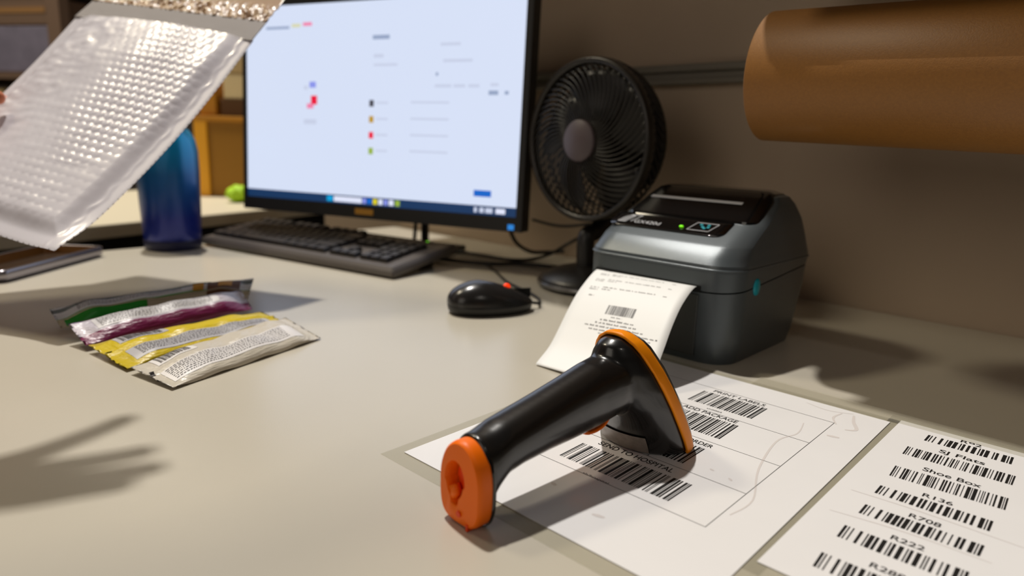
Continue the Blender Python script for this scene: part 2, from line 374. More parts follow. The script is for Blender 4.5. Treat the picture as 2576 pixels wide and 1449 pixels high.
# ------------------------------------------------------------------ label printer
pr = thing('label_printer', 'grey and black desktop label printer feeding out a white label', 'printer', F(-0.351, 0.567, 0), ANG)
def lev(z):   # width half, front y, back y, rf, rb at height z
    T = [(0.0, .0825, .002, .160, .026, .02), (.012, .0845, .001, .164, .028, .02), (.022, .0855, .0, .167, .03, .022), (.06, .0858, .0, .183, .03, .024),
         (.088, .0860, .0, .190, .03, .026), (.0935, .0855, .0012, .190, .03, .026), (.0965, .0845, .004, .190, .03, .026), (.108, .0826, .016, .187, .028, .026),
         (.112, .0818, .024, .186, .026, .026), (.130, .0795, .062, .177, .022, .026), (.145, .0750, .094, .163, .018, .022), (.152, .0705, .104, .154, .014, .018), (.155, .064, .112, .146, .012, .014)]
    if z <= T[0][0]: return T[0][1:]
    for a, b in zip(T, T[1:]):
        if z <= b[0]:
            t = (z - a[0]) / (b[0] - a[0]); return tuple(a[k] * (1 - t) + b[k] * t for k in range(1, 6))
    return T[-1][1:]
def ring(z, grow=0.0, zf=None):
    hw, y0, y1, rf, rb = lev(z); return rrect(-hw - grow, hw + grow, y0 - grow, y1 + grow, rf, rb, z, zf=zf)
seamz = lambda y: 0.068 + 0.075 * max(0.0, min(y, 0.19))
def stack(zs, split=None, off=0.0, grow=0.0):
    rings = []
    for z in zs:
        r = ring(z, grow)
        if split is not None: r = [(x, y, (seamz(y) + off) if z == split else zz) for x, y, zz in r]
        rings.append(r)
    return loft(rings)
obj('lower_case', stack([0.0, .004, .012, .02, .0215, .022, .03, .045, .06, .0680], .0680, -0.0004), M['printer'], pr, True, crisp=30)
zs = [.0681, .086, .0885, .089, .0905, .091, .0935, .0965, .100, .108, .110, .112, .120, .130, .138, .145, .152, .155]
bm = stack(zs, .0681, 0.0010)
obj('upper_case', bm, M['printer'], pr, True, crisp=17)
obj('seam_gap', loft([[(x, y, seamz(y) - 0.0012) for x, y, z in ring(.066, -0.0025)], [(x, y, seamz(y) + 0.0016) for x, y, z in ring(.07, -0.0025)]]), M['seam'], pr)
obj('trim_ridge', loft([ring(.0884, 0.0006), ring(.0892, 0.0010), ring(.0898, 0.0010), ring(.0905, 0.0004)]), M['printer'], pr, True)
# sloping deck helper: y as a function of height on the front slope
def deck(x, y, lift):
    T = [(.018, .108), (.024, .112), (.062, .130), (.094, .145), (.104, .152), (.112, .155), (.146, .155), (.152, .152), (.160, .145)]
    zz = T[-1][1]
    if y <= T[0][0]: zz = .108
    else:
        for a, b in zip(T, T[1:]):
            if y <= b[0]: zz = a[1] + (b[1] - a[1]) * (y - a[0]) / (b[0] - a[0]); break
    return Vector((x, y, zz + lift))
def deck_patch(x0, x1, ys, lift, th, rfl=0.0):
    vs = []; n = 14
    for y in ys:
        ins = 0.0
        if rfl and y - ys[0] < rfl: ins = rfl - math.sqrt(max(0, rfl ** 2 - (rfl - (y - ys[0])) ** 2))
        for i in range(n + 1):
            vs.append(deck(x0 + ins + (x1 - x0 - 2 * ins) * i / n, y, lift))
    fs = [(j * (n + 1) + i, j * (n + 1) + i + 1, (j + 1) * (n + 1) + i + 1, (j + 1) * (n + 1) + i) for j in range(len(ys) - 1) for i in range(n)]
    o = (vs, fs); return o
# glossy control panel and lid
ysp = [.031 + .0012 * k for k in range(8)] + [.043, .048, .052, .0555]
pan = obj('control_panel', deck_patch(-.078, .054, ysp, 0.0012, 0, 0.009), M['gloss_black'], pr, True)
md = pan.modifiers.new('s', 'SOLIDIFY'); md.thickness = 0.0016; md.offset = -1
# lid: raised glossy hood
def lidring(z, hw, y0, y1, rf): return rrect(-hw, hw, y0, y1, rf, .02, z)
lid = loft([lidring(.1245, .0735, .056, .176, .014), lidring(.1300, .0735, .058, .175, .014), lidring(.1345, .0730, .067, .172, .014), lidring(.148, .0700, .092, .162, .014), lidring(.155, .0655, .104, .152, .012), lidring(.1575, .058, .111, .146, .01)])
obj('lid', lid, M['gloss_black'], pr, True, crisp=25)
obj('lid_reflection', (lambda vs: (vs, [(0, 1, 2, 3)]))([(-.060, .0838, .1442), (.046, .0838, .1442), (.046, .0880, .1464), (-.060, .0880, .1464)]), M['silver_ink'], pr)  # grey strip paints a reflection of light across the glossy lid
# panel marks
Q = lambda x, y: deck(x, y, 0.0020)
logo = [Q(-.069, .036), Q(-.059, .036), Q(-.056, .041), Q(-.053, .049), Q(-.058, .050), Q(-.065, .045)]
lv = (logo, [(0, 1, 2, 3, 4, 5)])
st = [([Q(-.053, .0375), Q(-.045, .050), Q(-.046, .050), Q(-.054, .038)], [(0, 1, 2, 3)]), ([Q(-.053, .050), Q(-.045, .050), Q(-.046, .049), Q(-.053, .049)], [(0, 1, 2, 3)])]
obj('logo_mark', merge(lv, *st), M['silver_ink'], pr)
stripes = [([Q(-.067 + .0022 * k, .0365), Q(-.0664 + .0022 * k, .0365), Q(-.0624 + .0018 * k, .0475), Q(-.0630 + .0018 * k, .0475)], [(0, 1, 2, 3)]) for k in range(5)]
obj('logo_stripes', merge(*[([v + Vector((0, 0, .0003)) for v in a], b) for a, b in stripes]), M['ink'], pr)
obj('model_lettering', text_mesh('GX420d', lambda x, y: Q(x / 1000, -y / 1000), -49, -36.5, -18, 5.0, 0.01), M['silver_ink'], pr)
obj('feed_light', lathe([(.0021, 0), (.0021, .001), (.0012, .0016)], 16), M['led_green'], pr, True, loc=deck(.006, .0395, .0014))
fr_ = [(.014, .036), (.037, .036), (.042, .049), (.019, .049)]
fl = []
for a, b in zip(fr_, fr_[1:] + fr_[:1]):
    d = (Vector(b) - Vector(a)).normalized(); n_ = Vector((-d.y, d.x)) * .0004; fl.append(([Q(a[0] + n_.x, a[1] + n_.y), Q(b[0] + n_.x, b[1] + n_.y), Q(b[0] - n_.x, b[1] - n_.y), Q(a[0] - n_.x, a[1] - n_.y)], [(0, 1, 2, 3)]))
obj('feed_button', merge(*fl), M['silver_ink'], pr)
ic = []
for x, y in ((.023, .045), (.026, .0415), (.031, .045), (.032, .0415), (.0285, .0395)):
    ic.append(([Q(x, y), Q(x + .003, y), Q(x + .003, y + .0022), Q(x, y + .0022)], [(0, 1, 2, 3)]))
obj('feed_icon', merge(*ic), M['teal'], pr)
# front lower panel, slot, side button
obj('front_panel', bx(-.056, .053, -.0016, .004, .006, .0655, bev=.0012), M['printer_shade'], pr)  # darker grey paints the shade under the hanging label
obj('label_slot', bx(-.066, .054, -.0012, .004, .0675, .0735), M['seam'], pr)
bm = lathe([(.001, 0), (.008, 0), (.0084, .001), (.0078, .0022), (.005, .0030), (.0001, .0033)], 24)
bmesh.ops.scale(bm, vec=(1.0, .78, 1), verts=bm.verts); bmesh.ops.rotate(bm, verts=bm.verts, matrix=Matrix.Rotation(PI / 2, 3, 'Y'))
obj('latch_button', bm, M['teal'], pr, True, loc=(.0850, .0475, .0718))
bm = loft([ring(.0215, -.0006), ring(.0222, -.0006)]); obj('base_groove', bm, M['seam'], pr)

# printed label strip
def lab(x, y):     # x 0..112 mm across, y 0..~145 mm along, origin at the slot
    t = max(-.05, y / 145.0)
    prof = [(.5720, .0718), (.5600, .0700), (.5440, .0640), (.5240, .0535), (.5050, .0400), (.4870, .0255), (.4680, .0120), (.4440, .0012)]
    s = min(max(t, 0), .99999) * (len(prof) - 1); i = int(s); fr = s - i
    p = [Vector(q) for q in prof]; p0 = p[max(i - 1, 0)]; p1 = p[i]; p2 = p[i + 1]; p3 = p[min(i + 2, len(p) - 1)]
    q = 0.5 * ((2 * p1) + (p2 - p0) * fr + (2 * p0 - 5 * p1 + 4 * p2 - p3) * fr * fr + (-p0 + 3 * p1 - 3 * p2 + p3) * fr ** 3)
    u = -.4165 + .1150 * x / 112.0 + .028 * (max(0, t) ** 1.3)
    zz = q.y + 0.005 * (x / 112.0) * math.sin(PI * min(max(t, 0), 1)) + .004 * (x / 112.0) * max(0, t)
    return F(u, q.x, zz)
def lab_up(l): return lambda x, y: lab(x, y) + Vector((-.2, -.2, .95)) * l
lb = obj('shipping_label', quad(lab, 0, 0, 112, 145, 12, 40), M['label'], None, True)
md = lb.modifiers.new('s', 'SOLIDIFY'); md.thickness = 0.00015; md.offset = -1
lbt = thing('label_strip', 'white printed label curling out of the printer slot onto the desk', 'label', F(-.35, .45, 0), 0)
def reparent(o, p):
    o.parent = p; o.matrix_parent_inverse = Matrix.Translation(-Vector(p.location)) if not any(p.rotation_euler) else (Matrix.Translation(p.location) @ Matrix.Rotation(p.rotation_euler.z, 4, 'Z')).inverted()
lb.name = 'paper'; reparent(lb, lbt)
U5 = lab_up(.0004); mk = []
random.seed(3)
def dashes(fn, x0, x1, y, h, wmin=2, wmax=8, gap=1.3, drift=0.0):
    out = []; x = x0
    while x < x1:
        ww = min(random.uniform(wmin, wmax), x1 - x); n = max(1, int(ww / 1.3))
        for k in range(n):
            a = x + ww * k / n; hh = h * random.uniform(.55, 1.0)
            out.append(quad(fn, a, y - hh + drift * (a - x0), a + ww / n * .72, y + drift * (a - x0)))
        x += ww + gap
    return out
for k in range(4):
    y = 10 + 13.5 * k
    mk += dashes(U5, 10, 20, y + 1.5, 1.2); mk += dashes(U5, 10, 20, y + 4.2, 1.2); mk += dashes(U5, 24, 40, y, 1.3); mk += dashes(U5, 24, 34, y + 3.0, 1.2)
    mk += dashes(U5, 43, 82, y, 1.3, drift=0); mk += dashes(U5, 90, 94, y + 1, 1.3)
mk += dashes(U5, 14, 20, 63, 1.5)
t_ = obj('item_lines', merge(*mk), M['ink_grey'], None); reparent(t_, lbt)
t_ = obj('barcode', barcode('401176', U5, [(42, 71), (72, 71), (72, 81), (42, 81)], 2), M['ink_grey'], None); reparent(t_, lbt)
mk = dashes(U5, 50, 62, 84, 1.1) + dashes(U5, 40, 76, 88, 1.6) + dashes(U5, 36, 80, 91.5, 1.5) + dashes(U5, 26, 88, 95, 1.5) + dashes(U5, 32, 104, 98.5, 1.3) + dashes(U5, 44, 98, 101.5, 1.3)
t_ = obj('footer_lines', merge(*mk), M['ink_grey'], None); reparent(t_, lbt)

# ------------------------------------------------------------------ barcode scanner
SC = thing('barcode_scanner', 'black handheld barcode scanner with orange stripe and orange butt cap resting nose down', 'scanner', F(-0.2405, 0.222, 0), math.atan2(.7254, .6884) - 0.035)
# handle sections: (x, zc, half height, half width, lean)
HS = [(.004, .0262, .0232, .0148), (.008, .0272, .0222, .0150), (.014, .0325, .0178, .0150), (.022, .0372, .0154, .0148), (.034, .0395, .0154, .0148), (.055, .0422, .0168, .0150), (.078, .0450, .0190, .0154), (.098, .0478, .0208, .0162), (.115, .0505, .0200, .0180), (.130, .0505, .0200, .0180)]
def sup(cx, cy, cz, a, b, n=36, e=2.3, axis='x'):
    out = []
    for i in range(n):
        t = 2 * PI * i / n; c, s = math.cos(t), math.sin(t)
        p = math.copysign(abs(c) ** (2 / e), c) * a; q = math.copysign(abs(s) ** (2 / e), s) * b
        out.append((cx, cy + p, cz + q) if axis == 'x' else (cx + q, cy + p, cz))
    return out
hb = loft([sup(x, 0, zc, hw, hh) for x, zc, hh, hw in HS])
# head: horizontal sections; front half and rear half depth differ
HD = [(.0010, .1655, .0265, .0190, .0330), (.004, .1650, .0275, .0205, .0342), (.012, .1620, .0285, .0205, .0340), (.024, .1570, .0300, .0200, .0325), (.036, .1510, .0315, .0195, .0305), (.048, .1450, .0315, .0185, .0275), (.060, .1395, .0290, .0170, .0235), (.070, .1345, .0240, .0150, .0185), (.077, .1300, .0170, .0120, .0130), (.081, .1270, .0080, .0070, .0070)]
def hring(z, cx, rear, front, hw, g=0.0, n=40):
    out = []
    for i in range(n):
        t = 2 * PI * i / n; c, s = math.cos(t), math.sin(t); d = (front + g) if c > 0 else (rear + g)
        out.append((cx + d * c, (hw + g) * s, z + (g if z > .07 else 0)))
    return out
hd = loft([hring(*r) for r in HD])
me1 = bpy.data.meshes.new('a'); hb.to_mesh(me1); hd.from_mesh(me1); hb.free(); bpy.data.meshes.remove(me1)
body = obj('body', hd, M['scan_black'], SC, True)
rm = body.modifiers.new('r', 'REMESH'); rm.mode = 'VOXEL'; rm.voxel_size = 0.0011; rm.use_smooth_shade = True
sm = body.modifiers.new('sm', 'SMOOTH'); sm.factor = 0.6; sm.iterations = 14
def seamx(z):
    for a, b in zip(HD, HD[1:]):
        if z <= b[0]: t = (z - a[0]) / (b[0] - a[0]); return a[1] * (1 - t) + b[1] * t
    return HD[-1][1]
def shell(g):
    fine = []
    for a, b in zip(HD, HD[1:]):
        for k in range(3):
            t = k / 3; fine.append(tuple(a[i] * (1 - t) + b[i] * t for i in range(5)))
    fine.append(HD[-1]); rings = [hring(*r, g=g, n=72) for r in fine]
    tz = HD[-1][0]; rings.append([(.127 + .003 * math.cos(2 * PI * i / 72), .003 * math.sin(2 * PI * i / 72), tz + g + .0012) for i in range(72)])
    return loft(rings, True, True)
p_top, p_bot = Vector((.1290, 0, .081)), Vector((.1700, 0, 0))
sn = Vector(((p_top - p_bot).z, 0, -(p_top - p_bot).x)).normalized()
if sn.x < 0: sn = -sn
def cut(bm, lo, hi):
    g = bm.verts[:] + bm.edges[:] + bm.faces[:]
    if lo is not None: bmesh.ops.bisect_plane(bm, geom=g, plane_co=p_bot + sn * lo, plane_no=-sn, clear_outer=True)
    g = bm.verts[:] + bm.edges[:] + bm.faces[:]
    if hi is not None: bmesh.ops.bisect_plane(bm, geom=g, plane_co=p_bot + sn * hi, plane_no=sn, clear_outer=True)
    g = bm.verts[:] + bm.edges[:] + bm.faces[:]
    bmesh.ops.bisect_plane(bm, geom=g, plane_co=(0, 0, .0016), plane_no=(0, 0, -1), clear_outer=True)
    return bm
bd = obj('stripe', cut(shell(.0009), -.0052, .0030), M['stripe'], SC, True)
md = bd.modifiers.new('s', 'SOLIDIFY'); md.thickness = .0018; md.offset = 0.2
cv = obj('front_cover', cut(shell(.0010), .0030, None), M['scan_gloss'], SC, True)
md = cv.modifiers.new('s', 'SOLIDIFY'); md.thickness = .0012; md.offset = 0.2
# lens window underneath and worn tape near the nose lip
obj('lens_window', loft([hring(.0004, .166, .0225, .0165, .029), hring(.0016, .166, .0225, .0165, .029)]), M['gloss_black'], SC)
vs = []; n_ = 14
for j, z in enumerate((.0022, .006, .010, .0145)):
    for i in range(n_ + 1):
        th = math.radians(146 + 68 * i / n_); g = .0010
        q0, q1 = [(a, b) for a, b in zip(HD, HD[1:]) if a[0] <= z <= b[0]][0]; tt = (z - q0[0]) / (q1[0] - q0[0]); r_ = [q0[k] * (1 - tt) + q1[k] * tt for k in range(5)]
        vs.append((r_[1] + (r_[2] + g) * math.cos(th), (r_[4] + g) * math.sin(th), z))
tp_ = obj('worn_tape', (vs, [(i + k * (n_ + 1), i + 1 + k * (n_ + 1), n_ + 2 + i + k * (n_ + 1), n_ + 1 + i + k * (n_ + 1)) for i in range(n_) for k in range(3)]), M['tape_grey'], SC, True)
# trigger, inside the angle below the handle
bm = tube(nb(), catmull([(.092, 0, .0272), (.100, 0, .0268), (.1075, 0, .0288), (.1135, 0, .0350)], 5), .0022, 14)
bmesh.ops.scale(bm, vec=(1, 4.2, 1), verts=bm.verts)
obj('trigger', bm, M['orange'], SC, True)
# orange butt cap with cable port
def capout(s, x, dz=0.0):
    pts = []; zc, hh, hw = .0240, .0236 * s, .0162 * s
    for i in range(48):
        t = 2 * PI * i / 48; c, q = math.cos(t), math.sin(t); e = 2.0 if q > 0 else 3.6
        pts.append((x, math.copysign(abs(c) ** (2 / e), c) * hw, zc + math.copysign(abs(q) ** (2 / e), q) * hh))
    return pts
def portout(s, x):
    pts = []
    for i in range(48):
        t = 2 * PI * i / 48; c, q = math.cos(t), math.sin(t); k = 1.0
        pts.append((x, .0032 + c * .0078 * s * (1.0 if q > -.2 else 0.85), .0250 + q * .0108 * s - (.0035 * s if q < -.75 and abs(c) < .5 else 0)))
    return pts
cap = loft([capout(1.0, .0065), capout(1.0, -.0008), capout(.98, -.0030), capout(.93, -.0040), portout(1.06, -.0043), portout(1.0, -.0038), portout(.88, .0030), portout(.80, .0040)], True, True)
obj('butt_cap', cap, M['orange'], SC, True, crisp=38)
obj('cable_port', loft([portout(.80, .0036), portout(.6, .0020), portout(.3, .0016)]), M['orange_deep'], SC, True)
bm = tube(nb(), [(-.0012, .0068, .0205), (-.0012, .0050, .0172), (-.0012, .0068, .0145)], .0030, 10); obj('port_key', bm, M['orange'], SC, True)
bm = lathe([(.0017, 0), (.0017, .0008)], 16); bmesh.ops.rotate(bm, verts=bm.verts, matrix=Matrix.Rotation(-PI / 2, 3, 'Y'))
obj('screw_hole', bm, M['orange_deep'], SC, loc=(-.0043, -.001, .0075))
obj('cap_notch', bx(-.0046, .0050, -.0082, -.0068, .0002, .0040), M['orange_deep'], SC)
obj('cap_trim', loft([capout(1.02, .0078), capout(1.045, .0070), capout(1.045, .0060), capout(1.02, .0052)], False, False), M['scan_gloss'], SC, True)

# ------------------------------------------------------------------ snack bars
def barmat(name, bands, marks=None, rough=0.35):
    """bands over the generated UV: list of (v position, colour) steps across the width"""
    mt = bpy.data.materials.new(name); mt.use_nodes = True; nt = mt.node_tree; b = nt.nodes['Principled BSDF']
    b.inputs['Roughness'].default_value = rough
    uv = nt.nodes.new('ShaderNodeUVMap'); sp = nt.nodes.new('ShaderNodeSeparateXYZ'); rp = nt.nodes.new('ShaderNodeValToRGB')
    nt.links.new(uv.outputs[0], sp.inputs[0]); nt.links.new(sp.outputs['Y'], rp.inputs[0]); rp.color_ramp.interpolation = 'CONSTANT'
    e = rp.color_ramp.elements; e[0].position = 0; e[0].color = lin(bands[0][1]) + (1,); e[1].position = bands[1][0]; e[1].color = lin(bands[1][1]) + (1,)
    for p, c in bands[2:]:
        q = e.new(p); q.color = lin(c) + (1,)
    n = nt.nodes.new('ShaderNodeTexNoise'); n.inputs['Scale'].default_value = 12; bp = nt.nodes.new('ShaderNodeBump'); bp.inputs['Strength'].default_value = .35; bp.inputs['Distance'].default_value = .004
    nt.links.new(n.outputs[0], bp.inputs['Height']); nt.links.new(bp.outputs[0], b.inputs['Normal'])
    nt.links.new(rp.outputs[0], b.inputs['Base Color']); return mt
def snackbar(label, NL, NR, FR, FL, mt, thick, seed, fin=0.5, ends=0.07, crimp=None):
    """pouch over four corner points, near-left, near-right, far-right, far-left"""
    NL, NR, FR, FL = map(Vector, (NL, NR, FR, FL)); cen = (NL + NR + FR + FL) / 4
    root = thing('snack_bar', label, 'snack bar', (cen.x, cen.y, 0), 0, 'wrapped snack bars fanned out on the desk')
    nx, ny = 60, 24; nrm = (NR - NL).cross(FL - NL).normalized()
    if nrm.z < 0: nrm = -nrm
    off = Vector((cen.x, cen.y, 0))
    def S(x, y, side=1, lift=0.0):
        p = NL.lerp(NR, x).lerp(FL.lerp(FR, x), y)
        ex = min(1.0, max(0.0, (min(x, 1 - x) - ends * .6) / .16)); ex = math.sin(ex * PI / 2); ey = max(0.0, 1 - abs(2 * y - 1) ** 2.6) ** .6
        wr = noise.noise(Vector((x * 9 + seed, y * 3, 0))) * .0022 * ex * ey
        wav = math.sin(x * 23 + seed) * .0006
        zz = thick * ex * ey * side * (1.0 if side > 0 else .35) + wr + wav + (math.sin(y * PI * 22) * .00012 if min(x, 1 - x) < ends else 0)
        finr = 0.0022 * math.exp(-((y - fin) / .018) ** 2) if side > 0 and fin else 0
        q = p + nrm * (zz + lift + finr)
        q.z = max(q.z, .0006 if side < 0 else .0012)
        return q - off
    bm = nb(); uvl = bm.loops.layers.uv.new('UVMap'); G = {}
    for side in (1, -1):
        for i in range(nx + 1):
            for j in range(ny + 1):
                edge = i in (0, nx) or j in (0, ny)
                key = (i, j, 1 if edge else side)
                if key not in G: G[key] = bm.verts.new(S(i / nx, j / ny, 1 if edge else side))
        for i in range(nx):
            for j in range(ny):
                k = [(i, j), (i + 1, j), (i + 1, j + 1), (i, j + 1)]
                vs = [G[(a, b, 1 if (a in (0, nx) or b in (0, ny)) else side)] for a, b in k]
                if side < 0: vs = vs[::-1]; k = k[::-1]
                try: f = bm.faces.new(vs)
                except ValueError: continue
                for lp, (a, b) in zip(f.loops, k): lp[uvl].uv = (a / nx, b / ny)
    w_ = obj('wrapper', bm, mt, root, True)
    return root, (lambda l: (lambda x, y: S(x, y, 1, l)))
def finetext(fn, x0, x1, y0, y1, rows, n=60):
    out = []
    for r in range(rows):
        y = y0 + (y1 - y0) * (r + .5) / rows; h = (y1 - y0) / rows * .30; x = x0
        while x < x1:
            wd = random.uniform(.004, .02); 
            out.append(quad(fn, x, y - h / 2, min(x + wd, x1), y + h / 2)); x += wd + .005
    return merge(*out)
def patch(fn, x0, x1, y0, y1): return quad(fn, x0, y0, x1, y1, 24, 10)
M['print_white'] = mat('print_white', (226, 222, 220), 0.4); M['print_grey'] = mat('print_grey', (176, 174, 178), 0.4); M['print_ink'] = mat('print_ink', (70, 66, 66), 0.5); M['print_brown'] = mat('print_brown', (96, 56, 20), 0.5)
M['print_gold'] = mat('print_gold', (196, 140, 40), 0.5); M['print_green'] = mat('print_green', (60, 180, 120), 0.5); M['print_yellow'] = mat('print_yellow', (214, 196, 0), 0.4)
# white bar, nearest
b4, f4 = snackbar('white wrapped snack bar with barcode, nearest of the four snack bars', (-.2634, .4999, .0015), (-.1881, .6476, .0020), (-.2392, .6949, .0090), (-.3141, .5333, .0055), barmat('wrap_white', [(0, (205, 196, 180)), (.05, (196, 188, 172)), (.30, (200, 192, 178))]), .0085, 1.3, fin=.56)
obj('info_panel', patch(f4(.0003), .05, .90, .13, .50), M['print_white'], b4, True)
obj('fine_print', finetext(f4(.0006), .07, .80, .16, .48, 8), M['print_ink'], b4)
obj('barcode_panel', patch(f4(.0003), .08, .30, .66, .95), M['print_white'], b4, True)
obj('barcode', barcode('50314', f4(.0007), [(.10, .92), (.27, .92), (.27, .70), (.10, .70)], 2), M['print_ink'], b4)
obj('registration_mark', patch(f4(.0005), .008, .03, .50, .58), M['print_ink'], b4)
b3, f3 = snackbar('yellow wrapped snack bar with grey text panel, second from the front', (-.3200, .5375, .0030), (-.2330, .6870, .0040), (-.2700, .7080, .0100), (-.3801, .5839, .0080), barmat('wrap_yellow', [(0, (196, 172, 0)), (.5, (204, 180, 2)), (.9, (184, 160, 0))]), .0070, 4.1, fin=.55)
obj('info_panel', patch(f3(.0003), .08, .92, .12, .44), M['print_grey'], b3, True)
obj('fine_print', finetext(f3(.0006), .12, .88, .16, .42, 7), M['print_ink'], b3)
obj('barcode_panel', patch(f3(.0003), .10, .36, .66, .92), M['print_grey'], b3, True)
obj('barcode', barcode('76222', f3(.0007), [(.12, .89), (.33, .89), (.33, .69), (.12, .69)], 2), M['print_ink'], b3)
obj('registration_mark', patch(f3(.0005), .012, .04, .55, .62), M['print_ink'], b3)
b2, f2 = snackbar('maroon and white wrapped snack bar lying between the yellow and the green one', (-.3853, .5881, .0050), (-.2880, .7320, .0070), (-.3100, .7560, .0230), (-.4130, .6080, .0190), barmat('wrap_maroon', [(0, (112, 18, 70)), (.30, (120, 20, 76)), (.36, (204, 196, 204)), (.95, (120, 100, 130))]), .0080, 7.7, fin=0)
obj('info_panel', patch(f2(.0003), .10, .80, .42, .90), M['print_white'], b2, True)
obj('fine_print', finetext(f2(.0006), .12, .76, .46, .86, 8), M['print_ink'], b2)
b1, f1 = snackbar('green and white wrapped snack bar, farthest of the four snack bars', (-.4400, .6380, .0060), (-.3080, .7700, .0090), (-.3100, .7960, .0280), (-.4640, .6580, .0200), barmat('wrap_green', [(0, (188, 176, 150)), (.35, (40, 150, 40)), (.42, (205, 205, 208)), (.72, (100, 108, 108)), (.9, (205, 205, 205))]), .0105, 11.2, fin=.33)
obj('green_panel', patch(f1(.0004), .03, .42, .05, .42), mat('print_leaf', (20, 140, 30), .4), b1, True)
obj('fine_print', finetext(f1(.0007), .10, .60, .50, .82, 6), M['print_ink'], b1)
obj('picture_panel', patch(f1(.0004), .74, .93, .12, .86), M['print_brown'], b1, True)
obj('picture_gold', patch(f1(.0007), .80, .88, .50, .86), M['print_gold'], b1, True)
obj('picture_cream', patch(f1(.0007), .66, .72, .40, .75), M['print_gold'], b1, True)
obj('green_mark', patch(f1(.0008), .66, .76, .86, .97), M['print_green'], b1, True)

# ------------------------------------------------------------------ water bottle
wb = thing('water_bottle', 'blue insulated water bottle fading from teal to navy beside the keyboard', 'bottle', (-.5830, 1.1500, 0), 0)
obj('flask', lathe([(.030, 0), (.040, .0005), (.0435, .004), (.0455, .03), (.0475, .08), (.0485, .13), (.0480, .165), (.0440, .185), (.036, .198), (.027, .205), (.027, .210)], 64), M['bottle'], wb, True)
obj('base_band', lathe([(.0436, .0018), (.0445, .0035), (.0455, .016), (.0450, .0175)], 64), mat('band_navy', (10, 16, 60), .4), wb, True)
obj('lid', lathe([(.029, .210), (.031, .212), (.031, .232), (.028, .236), (.001, .237)], 48), M['black'], wb, True)
obj('carry_loop', tube(nb(), catmull([(.028, 0, .222), (.040, 0, .232), (.030, 0, .256), (0, 0, .262), (-.030, 0, .256), (-.040, 0, .232), (-.028, 0, .222)], 5), .004, 10), M['black'], wb, True)

# ------------------------------------------------------------------ metal tray
A_ = Vector((-.6480, .8420, 0)); D_ = Vector((-.6440, 1.0560, 0)); dx = (D_ - A_).normalized(); ta = math.atan2(dx.y, dx.x)
tr = thing('metal_tray', 'shallow chrome-rimmed metal tray on the left edge of the desk', 'tray', A_, ta)
TL_, TW_ = .215, .095
rr = lambda g, z, r=.012: rrect(g, TL_ - g, g, TW_ - g, r, r, z, n=6)
obj('tray_body', loft([rr(.004, .0012), rr(0, .004), rr(0, .0150), rr(.0012, .0165), rr(.0040, .0165), rr(.0050, .0150)], True, False), M['tray'], tr, True)
obj('inner_wall', loft([rr(.0052, .0160), rr(.0065, .0030)], False, False), M['tray_gold'], tr)
obj('tray_floor', loft([rr(.0060, .0026), rr(.0060, .0032)]), M['tray_in'], tr)

# ------------------------------------------------------------------ keyboard
kb = thing('keyboard', 'full size black computer keyboard in front of the monitor', 'keyboard', (-.5530, 1.1900, 0), math.radians(-32.4))
KL, KD, TILT = .455, .150, math.radians(7.5)
T7 = Matrix.Translation((0, 0, .002)) @ Matrix.Rotation(TILT, 4, 'X')
bm = loft([[(0, 0, 0), (KL, 0, 0), (KL, KD, 0), (0, KD, 0)], [(0, -.002, .008), (KL, -.002, .008), (KL, KD, .010), (0, KD, .010)], [(.004, .004, .014), (KL - .004, .004, .014), (KL - .004, KD - .003, .014), (.004, KD - .003, .014)]])
bm.transform(T7); bmesh.ops.bevel(bm, geom=bm.edges[:], offset=.0015, segments=2, affect='EDGES')
obj('body', bm, M['kb'], kb)
for x in (.05, KL - .05): obj('foot', bx(x - .012, x + .012, KD - .022, KD - .014, .0002, .020), M['black'], kb)
def keymesh(wd):
    bm = loft([[(0, 0, 0), (wd, 0, 0), (wd, .0172, 0), (0, .0172, 0)], [(.0004, .0004, .003), (wd - .0004, .0004, .003), (wd - .0004, .0168, .003), (.0004, .0168, .003)], [(.002, .0016, .0072), (wd - .002, .0016, .0072), (wd - .002, .0152, .0078), (.002, .0152, .0078)]])
    me = bpy.data.meshes.new('key'); bm.to_mesh(me); bm.free(); me.materials.append(M['key']); return me
kmc = {}
def key(x, y, units):
    wd = round(units * .0190 - .0018, 4)
    if wd not in kmc: kmc[wd] = keymesh(wd)
    o = bpy.data.objects.new('key', kmc[wd]); COL.objects.link(o); o.parent = kb; o.matrix_local = T7 @ Matrix.Translation((x, y, .0135))
y0 = .018
rows = [[1.25, 1.25, 1.25, 6.25, 1.25, 1.25, 1.25, 1.25], [2.25] + [1] * 10 + [2.75], [1.75] + [1] * 11 + [2.25], [1.5] + [1] * 12 + [1.5], [1] * 13 + [2]]
nk = 0
for r, row in enumerate(rows):
    x = .012
    for wd in row: key(x, y0 + r * .0190, wd); x += wd * .0190; nk += 1
x = .012
for k in range(12): key(x + (k + k // 4 * .5) * .0205, y0 + 5 * .0190 + .006, 1)
for k in range(3):
    for r in (3, 4): key(.307 + k * .019, y0 + r * .019, 1)
    key(.307 + k * .019, y0, 1)
key(.326, y0 + .019, 1)
for r in range(4):
    for k in range(3): key(.372 + k * .019, y0 + (r + (0 if r else 0)) * .019, 1)
for k in range(3): key(.372 + k * .019, y0 + 4 * .019, 1)
obj('lock_light', bx(.400, .403, .138, .141, .0334, .0350), M['led_green'], kb)

